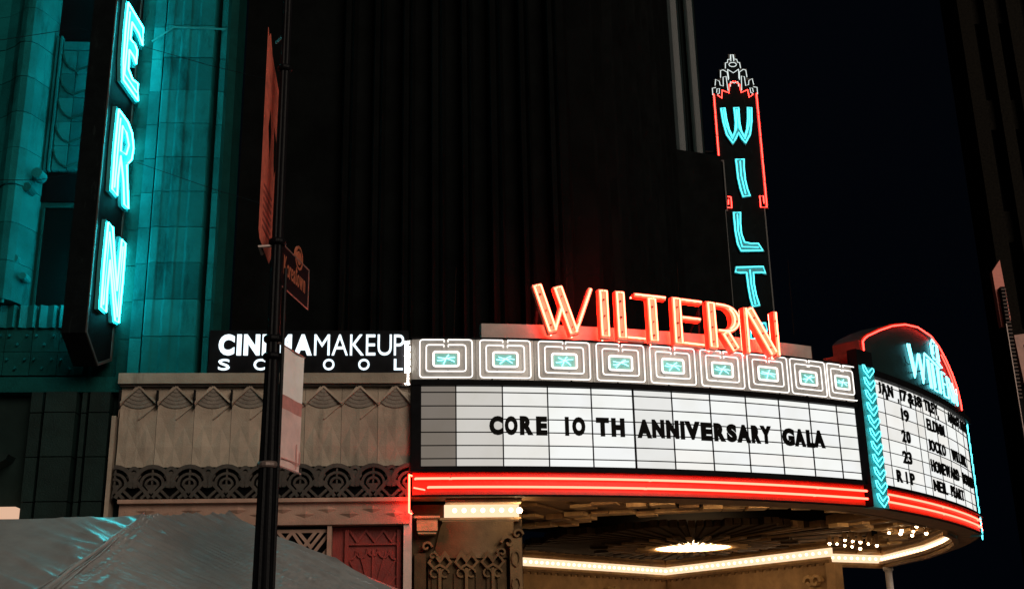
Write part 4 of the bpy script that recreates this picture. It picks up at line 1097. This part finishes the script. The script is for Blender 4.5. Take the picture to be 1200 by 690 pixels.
# stepped inner tier
n = 60
for i in range(n):
    a = 2 * PI * i / n + .03
    ray_bar(a, 1.25, [2.0, 2.5, 3.0, 2.5][i % 4], PI / n * .7, 4.88, 4.94, GOLDD if i % 2 else GOLDX)
b = MB(); b.lathe((CX, CY, 4.86), [(.2, 0), (1.05, .0), (1.15, .06), (1.15, .12)], 24); obj('medallion_lamp', b, MEDAL, sc_)
for i in range(36):
    a = 2 * PI * i / 36; r0, r1 = 1.12, 1.55 + .12 * (i % 2)
    b = MB(); ca, sa = math.cos(a), math.sin(a)
    b.add([(CX + ca * r0 - sa * .05, CY + sa * r0 + ca * .05, 4.85), (CX + ca * r0 + sa * .05, CY + sa * r0 - ca * .05, 4.85), (CX + ca * r1, CY + sa * r1, 4.83), (CX + ca * r0, CY + sa * r0, 4.90), (CX + ca * r1, CY + sa * r1, 4.87)],
          [(0, 1, 2), (0, 2, 4, 3), (1, 3, 4, 2), (0, 3, 1)])
    obj('spike', b, GOLD, sc_)
# bulbs set into the right part of the ceiling
for (x, y) in ((8.66, 33.28), (8.9, 33.42), (8.86, 32.42), (9.17, 32.79), (9.46, 33.08), (9.83, 33.61), (10.23, 34.17), (9.26, 33.97), (9.58, 34.37), (9.98, 35.0), (9.56, 30.77), (9.74, 30.3), (9.94, 31.04), (9.8, 29.31), (10.12, 30.56), (10.4, 31.54), (10.14, 29.37), (10.62, 31.09)):
    b = MB(); b.ball((x, y, 4.76), .038 + random.uniform(-.006, .008), 8, 6); obj('bulb', b, BULBW, sc_, smooth=True)
    b = MB(); b.lathe((x, y, 4.78), [(.05, 0), (.08, .03), (.05, .3)], 8); obj('bulb_socket', b, GOLDD, sc_)

# support post under the far edge
sp = thing('support_post', 'slim pale metal post carrying the far edge of the marquee', 'post', (11.4, 37.2, 0))
b = MB(); b.lathe((11.4, 37.2, 0), [(.11, .1), (.11, 4.3)], 10); obj('shaft', b, pm('pale painted post', (.42, .38, .36), .5), sp)
b = MB(); b.lathe((11.4, 37.2, 0), [(.12, 4.25), (.16, 4.3), (.16, 4.39)], 10); obj('cap', b, pm('pale painted post', (.42, .38, .36), .5), sp)

# =================================================================== STREET POLE WITH BANNERS
PX, PY = -2.77, 13.12
pl = thing('street_pole', 'black fluted street pole in front of the makeup school sign', 'street pole', (PX, PY, .14))
b = MB(); prof = [(.26, .14), (.26, .3), (.20, .5), (.14, .9), (.122, 2.0), (.10, 3.9), (.072, 5.6), (.062, 8.6), (.055, 12.5)]
vs = []; N = 24
for r, z in prof:
    for j in range(N):
        a = 2 * PI * j / N; rr = r * (1 if j % 2 else .9); vs.append((PX + rr * math.cos(a), PY + rr * math.sin(a), z))
b.add(vs, [(i * N + j, i * N + (j + 1) % N, (i + 1) * N + (j + 1) % N, (i + 1) * N + j) for i in range(len(prof) - 1) for j in range(N)])
obj('shaft', b, POLEM, pl)
b = MB(); b.lathe((PX + .115, PY - .02, 0), [(.022, .2), (.022, 6.15)], 8); obj('side_conduit', b, POLEM, pl)
for z in (3.80, 5.26, 6.45, 5.05, 8.75):
    b = MB(); b.lathe((PX, PY, z), [(.108 - .006 * (z - 3.8), 0), (.122 - .006 * (z - 3.8), .02), (.122 - .006 * (z - 3.8), .05), (.108 - .006 * (z - 3.8), .07)], 16); obj('clamp_band', b, POLEM if z != 3.8 else SILV, pl)
# lower white banner
BD = (.23, .97)
BF = straight(PX + .105, PY + .02, *BD)
wbn = thing('pole_banner', 'white street banner with dusty rose lower part hung on the pole', 'banner', BF(.35, 3.85, 0))
def banner_sheet(u0, u1, z0, z1, nz, fr, amp):
    b = MB(); nu = 6; vs = []; fs = []
    for s in (0, 1):
        for q in range(nz + 1):
            for w in range(nu + 1):
                u = u0 + (u1 - u0) * w / nu; z = z0 + (z1 - z0) * q / nz
                vs.append(fr(u, z, amp * math.sin(w * 1.1 + z * 1.3) * (.3 + .7 * w / nu) + .003 * s))
    k = (nz + 1) * (nu + 1)
    for q in range(nz):
        for w in range(nu):
            a = q * (nu + 1) + w; fs += [(a, a + 1, a + nu + 2, a + nu + 1), (k + a, k + a + nu + 1, k + a + nu + 2, k + a + 1)]
    b.add(vs, fs); return b
obj('upper_cloth', banner_sheet(.0, .60, 4.66, 5.22, 6, BF, .012), BANW, wbn, smooth=True)
obj('rose_band', banner_sheet(.0, .60, 4.50, 4.659, 3, BF, .012), BANP, wbn, smooth=True)
obj('lower_cloth', banner_sheet(.0, .60, 3.84, 4.499, 6, BF, .012), pm('blush banner vinyl', (.70, .52, .48), .55, var=.15, scale=5), wbn, smooth=True)
for z in (5.23, 3.83):
    b = MB(); b.tube([BF(-.1, z, 0), BF(.63, z, 0)], .014, 6); obj('banner_arm', b, SILV, wbn)
b = MB(); b.ribbon([(.05, 3.93), (.56, 3.93), (.56, 4.08)], .012, .014, .02, BF); b.ribbon([(.46, 3.86), (.46, 4.15)], .014, .014, .02, BF); obj('print_lines', b, BANP, wbn)
# upper red banner, torn
RF = straight(PX - .21, PY - .1, .055, 1)
rbn = thing('torn_banner', 'torn faded red banner hanging high on the street pole', 'banner', RF(.3, 6.4, 0))
torn = [(.0, 6.62), (.06, 6.52), (.5, 6.36), (.62, 6.5), (.66, 7.45), (.60, 7.62), (.55, 7.50), (.50, 7.7), (.46, 8.2), (.62, 8.0), (.68, 8.4), (.60, 8.75), (.42, 8.9), (.24, 9.05), (.12, 9.3), (.06, 9.22), (0, 9.32)]
b = MB(); b.poly([torn, [(.2, 8.05), (.33, 7.6), (.36, 8.0), (.28, 8.35)]], 0, .004, RF); obj('torn_cloth', b, BANR, rbn)
b = MB()
for k in range(7): b.ribbon([(.12, 7.25 - .09 * k), (.50, 7.19 - .09 * k)], .035, .005, .008, RF)
obj('print_lines', b, BANG, rbn)
b = MB(); b.poly([[(.64, 7.2), (.80, 7.8), (.78, 8.42), (.70, 8.5)]], .04, .044, RF); obj('loose_strip', b, BANR, rbn)
b = MB(); b.tube([(PX, PY, 6.45), RF(.05, 6.42, .0), RF(.2, 6.38, .0)], .02, 6); obj('banner_arm', b, SILV, rbn)
b = MB(); b.tube([(PX, PY, 9.3), RF(.4, 9.33, .0)], .02, 6); obj('banner_arm', b, SILV, rbn)
# district name sign
KF = straight(PX + .03, PY + .02, .145, 1)
ks = thing('district_sign', 'dark district name sign with orange script and round seal on the street pole', 'sign', KF(.6, 6.0, 0))
b = MB(); b.box(.0, 1.06, 5.96, 6.50, -.01, .01, KF); obj('sign_face', b, NAVY, ks)
b = MB(); b.ribbon([(.01, 5.97), (1.05, 5.97), (1.05, 6.49), (.01, 6.49)], .018, .0101, .016, KF, True); obj('border', b, SILV, ks)
ws_ = [GL[(c, .0)][2] for c in 'Koreatown']; u = .12; kk = .72 / sum(ws_)
b = MB()
for c, w in zip('Koreatown', ws_):
    glyph_into(b, c, .0, u, u + w * kk * .9, 6.14, 6.14 + (.24 if c in 'Kt' else .16), .0102, .015, KF); u += w * kk * 1.12
obj('lettering', b, ORGP, ks)
b = MB(); b.ribbon(arcpts(.66, 6.52, .13, .14, 0, 360, 14)[:-1], .03, -.008, .014, KF, True); b.poly([arcpts(.66, 6.52, .08, .09, 0, 360, 10)[:-1]], -.006, .013, KF); obj('seal', b, ORGP, ks)
b = MB(); b.tube([(PX, PY, 6.4), KF(.02, 6.4, 0)], .02, 6); obj('sign_bracket', b, POLEM, ks)

# =================================================================== TENT
tn = thing('street_tent', 'grey vinyl event tent roof with pulled creases on the pavement', 'tent', (-6.5, 16, .14))
def sheet(A, B, C, D, nu, nv, wr):
    """Quad A-B (top edge) to D-C (bottom edge) with tension creases."""
    A, B, C, D = map(Vector, (A, B, C, D)); nrm = (B - A).cross(D - A).normalized()
    if nrm.y > 0: nrm = -nrm
    b = MB(); vs = []
    for j in range(nv + 1):
        q = j / nv
        for i in range(nu + 1):
            p = i / nu
            P = A.lerp(B, p).lerp(D.lerp(C, p), q)
            vs.append(P + nrm * wr(p, q, P))
    b.add(vs, [(j * (nu + 1) + i, j * (nu + 1) + i + 1, (j + 1) * (nu + 1) + i + 1, (j + 1) * (nu + 1) + i) for j in range(nv) for i in range(nu)])
    return b
RA = (-11.8, 15.8, 3.66); RB = (-4.87, 15.5, 3.60); RC = (-3.91, 16.1, 3.69); EB = (-5.60, 13.35, 2.25); EA = (-12.7, 13.5, 2.30); ED = (-.85, 14.9, 2.25)
def wr_left(p, q, P):
    return .012 * math.sin(9 * p + 3 * q) * q + max(0, p - .78) / .22 * .045 * ridged(q * 6 - p * 9, p * 2, 4) - .05 * math.sin(PI * q) * (1 - p) * .4
def ridged(x, y, k=5):
    v = 0; a_ = 1
    for o_ in range(3):
        n_ = 1 - abs(noise.noise(Vector((x * 2.3 ** o_, y * 1.4 ** o_, 3.7 * o_)))) * 2
        v += a_ * max(0, n_) ** k; a_ *= .55
    return v
E_DIR = (Vector(ED) - Vector(RC)).normalized()
def wr_right(p, q, P):
    v = P - Vector(RC); al = v.dot(E_DIR); ac = (v - E_DIR * al).length + .12 * al * (1 - p)
    mask = max(0, min(1, .55 + 1.7 * noise.noise(Vector((al * .9, ac * 1.1, 9.1))))) * (.4 + .6 * p)
    fan = max(0, 1 - p * 5) * ridged(q * 3 + p * 16, q * 2, 4) * .03
    return .06 * ridged(ac * 5.5, al * .55, 3) * mask + .014 * ridged(ac * 17 + 4, al * 1.2, 3) + fan + .02 * math.sin(4 * p + 2) - .09 * math.sin(PI * q) * (1 - p) * .3
obj('roof_panel', sheet(RA, RB, EB, EA, 160, 80, wr_left), TENTM, tn, smooth=True)
obj('roof_panel', sheet(RB, RC, ED, EB, 120, 320, wr_right), TENTM, tn, smooth=True)
obj('roof_panel', sheet(RC, (-3.88, 18.9, 3.69), (-.5, 18.9, 2.25), ED, 24, 24, lambda p, q, P: .006 * math.sin(20 * p)), TENTM, tn, smooth=True)
obj('roof_panel', sheet((-11.8, 15.85, 3.66), (-3.91, 16.15, 3.68), (-3.88, 18.9, 3.2), (-11.8, 18.9, 3.2), 24, 12, lambda p, q, P: 0), TENTM, tn, smooth=True)
b = MB(); pts = [Vector(RB).lerp(Vector(EB), k / 12) + Vector((.012 * math.sin(k * 1.7), -.02, .012)) for k in range(13)]
b.tube(pts, .028, 6); obj('hip_seam', b, TENTM, tn, smooth=True)
for dx in (.05, .10, -.06):
    b = MB(); pts = [Vector(RB).lerp(Vector(EB), k / 12) + Vector((dx * k / 6 + .01 * math.sin(k * 2.1 + dx * 40), -.03, .0 + .008 * math.sin(k))) for k in range(13)]
    b.tube(pts, .012, 5); obj('pulled_crease', b, TENTM, tn, smooth=True)
for x, y, z in ((-5.60, 13.4, 2.25), (-12.7, 13.5, 2.3), (-.86, 14.95, 2.25), (-.5, 18.9, 2.25), (-11.8, 18.9, 3.2)):
    b = MB(); b.lathe((x, y, 0), [(.03, .0 if y < 14.5 else .14), (.03, z - .02)], 8); obj('leg', b, SILV, tn)

# =================================================================== RIGHT BUILDING
rb_ = thing('ribbed_building', 'dark brown ribbed building across the street at the right edge', 'building', (37, 68, 0))
b = MB(); b.box(29.3, 60, 0, 98, -70, -66.9); obj('building_wall', b, pm('very dark brown wall', (.006, .006, .006), .95, var=.4, spec=.02), rb_)
for i, (x0, x1) in enumerate(((28.7, 29.6), (30.4, 31.1), (31.8, 32.7), (33.4, 34.3), (35.1, 36.0), (36.7, 37.6))):
    b = MB(); vs = []
    for z in (0, 18, 38, 64, 98): vs += [(x0, 66.9, z), (x0, 66.0, z), (x1, 66.0, z), (x1, 66.9, z)]
    b.add(vs, [(4 * k + j, 4 * k + (j + 1) % 4, 4 * k + 4 + (j + 1) % 4, 4 * k + 4 + j) for k in range(4) for j in range(4)] + [(16, 17, 18, 19)]); obj('rib', b, RBLD, rb_)
    for k in range(10):
        q = MB(); z = 18 + 7.4 * k; q.box(x1 + .04, x1 + .66, z, z + 2, -66.9, -66.55); obj('spandrel', q, RBLD, rb_)
bs = thing('coral_blade', 'coral painted upright blade sign with dark ladder strip on the ribbed building', 'sign', (28.4, 65.6, 0))
b = MB(); b.poly([[(28.10, 23.2), (28.64, 23.9), (28.76, 20.3), (28.6, 19.97), (28.16, 19.86)]], -65.8, -65.4); obj('coral_panel', b, REDSIGN, bs)
b = MB(); b.box(28.31, 28.56, 15.46, 22.17, -65.39, -65.1, flat); obj('ladder_back', b, FRAME, bs)
for k in range(30):
    b = MB(); z = 15.56 + .22 * k; b.box(28.30, 28.57, z, z + .07, -65.09, -65.0); obj('ladder_rung', b, BROWNM, bs)
b = MB(); b.tube([(28.27, 65.0, 19.9), (28.34, 65.0, 12.4), (28.27, 65.0, 4.7)], .045, 6); obj('edge_rod', b, SILV, bs)
b = MB(); b.box(28.3, 28.58, 0, 15.46, -65.5, -65.12); obj('mast', b, FRAME, bs)
lt = thing('wall_lantern', 'angular rust pink lantern box bracketed on the ribbed building beside the coral blade', 'lantern', (29.3, 65.3, 16.4))
b = MB(); b.poly([[(28.67, 19.24), (30.6, 19.5), (30.6, 16.8), (29.6, 16.67), (28.82, 16.45)], [(29.1, 18.65), (29.3, 17.33), (30.25, 17.9), (30.25, 18.87)]], -65.8, -65.1); obj('lantern_case', b, pm('rust pink metal', (.42, .2, .15), .5, var=.25), lt)
b = MB(); b.poly([[(29.11, 18.54), (29.33, 17.44), (30.1, 18.0), (30.1, 18.76)]], -65.7, -65.5); obj('lantern_pane', b, GLASSD, lt)
b = MB(); b.poly([[(29.26, 18.1), (29.35, 17.55), (29.9, 18.0)]], -65.49, -65.3); obj('red_insert', b, REDSIGN, lt)
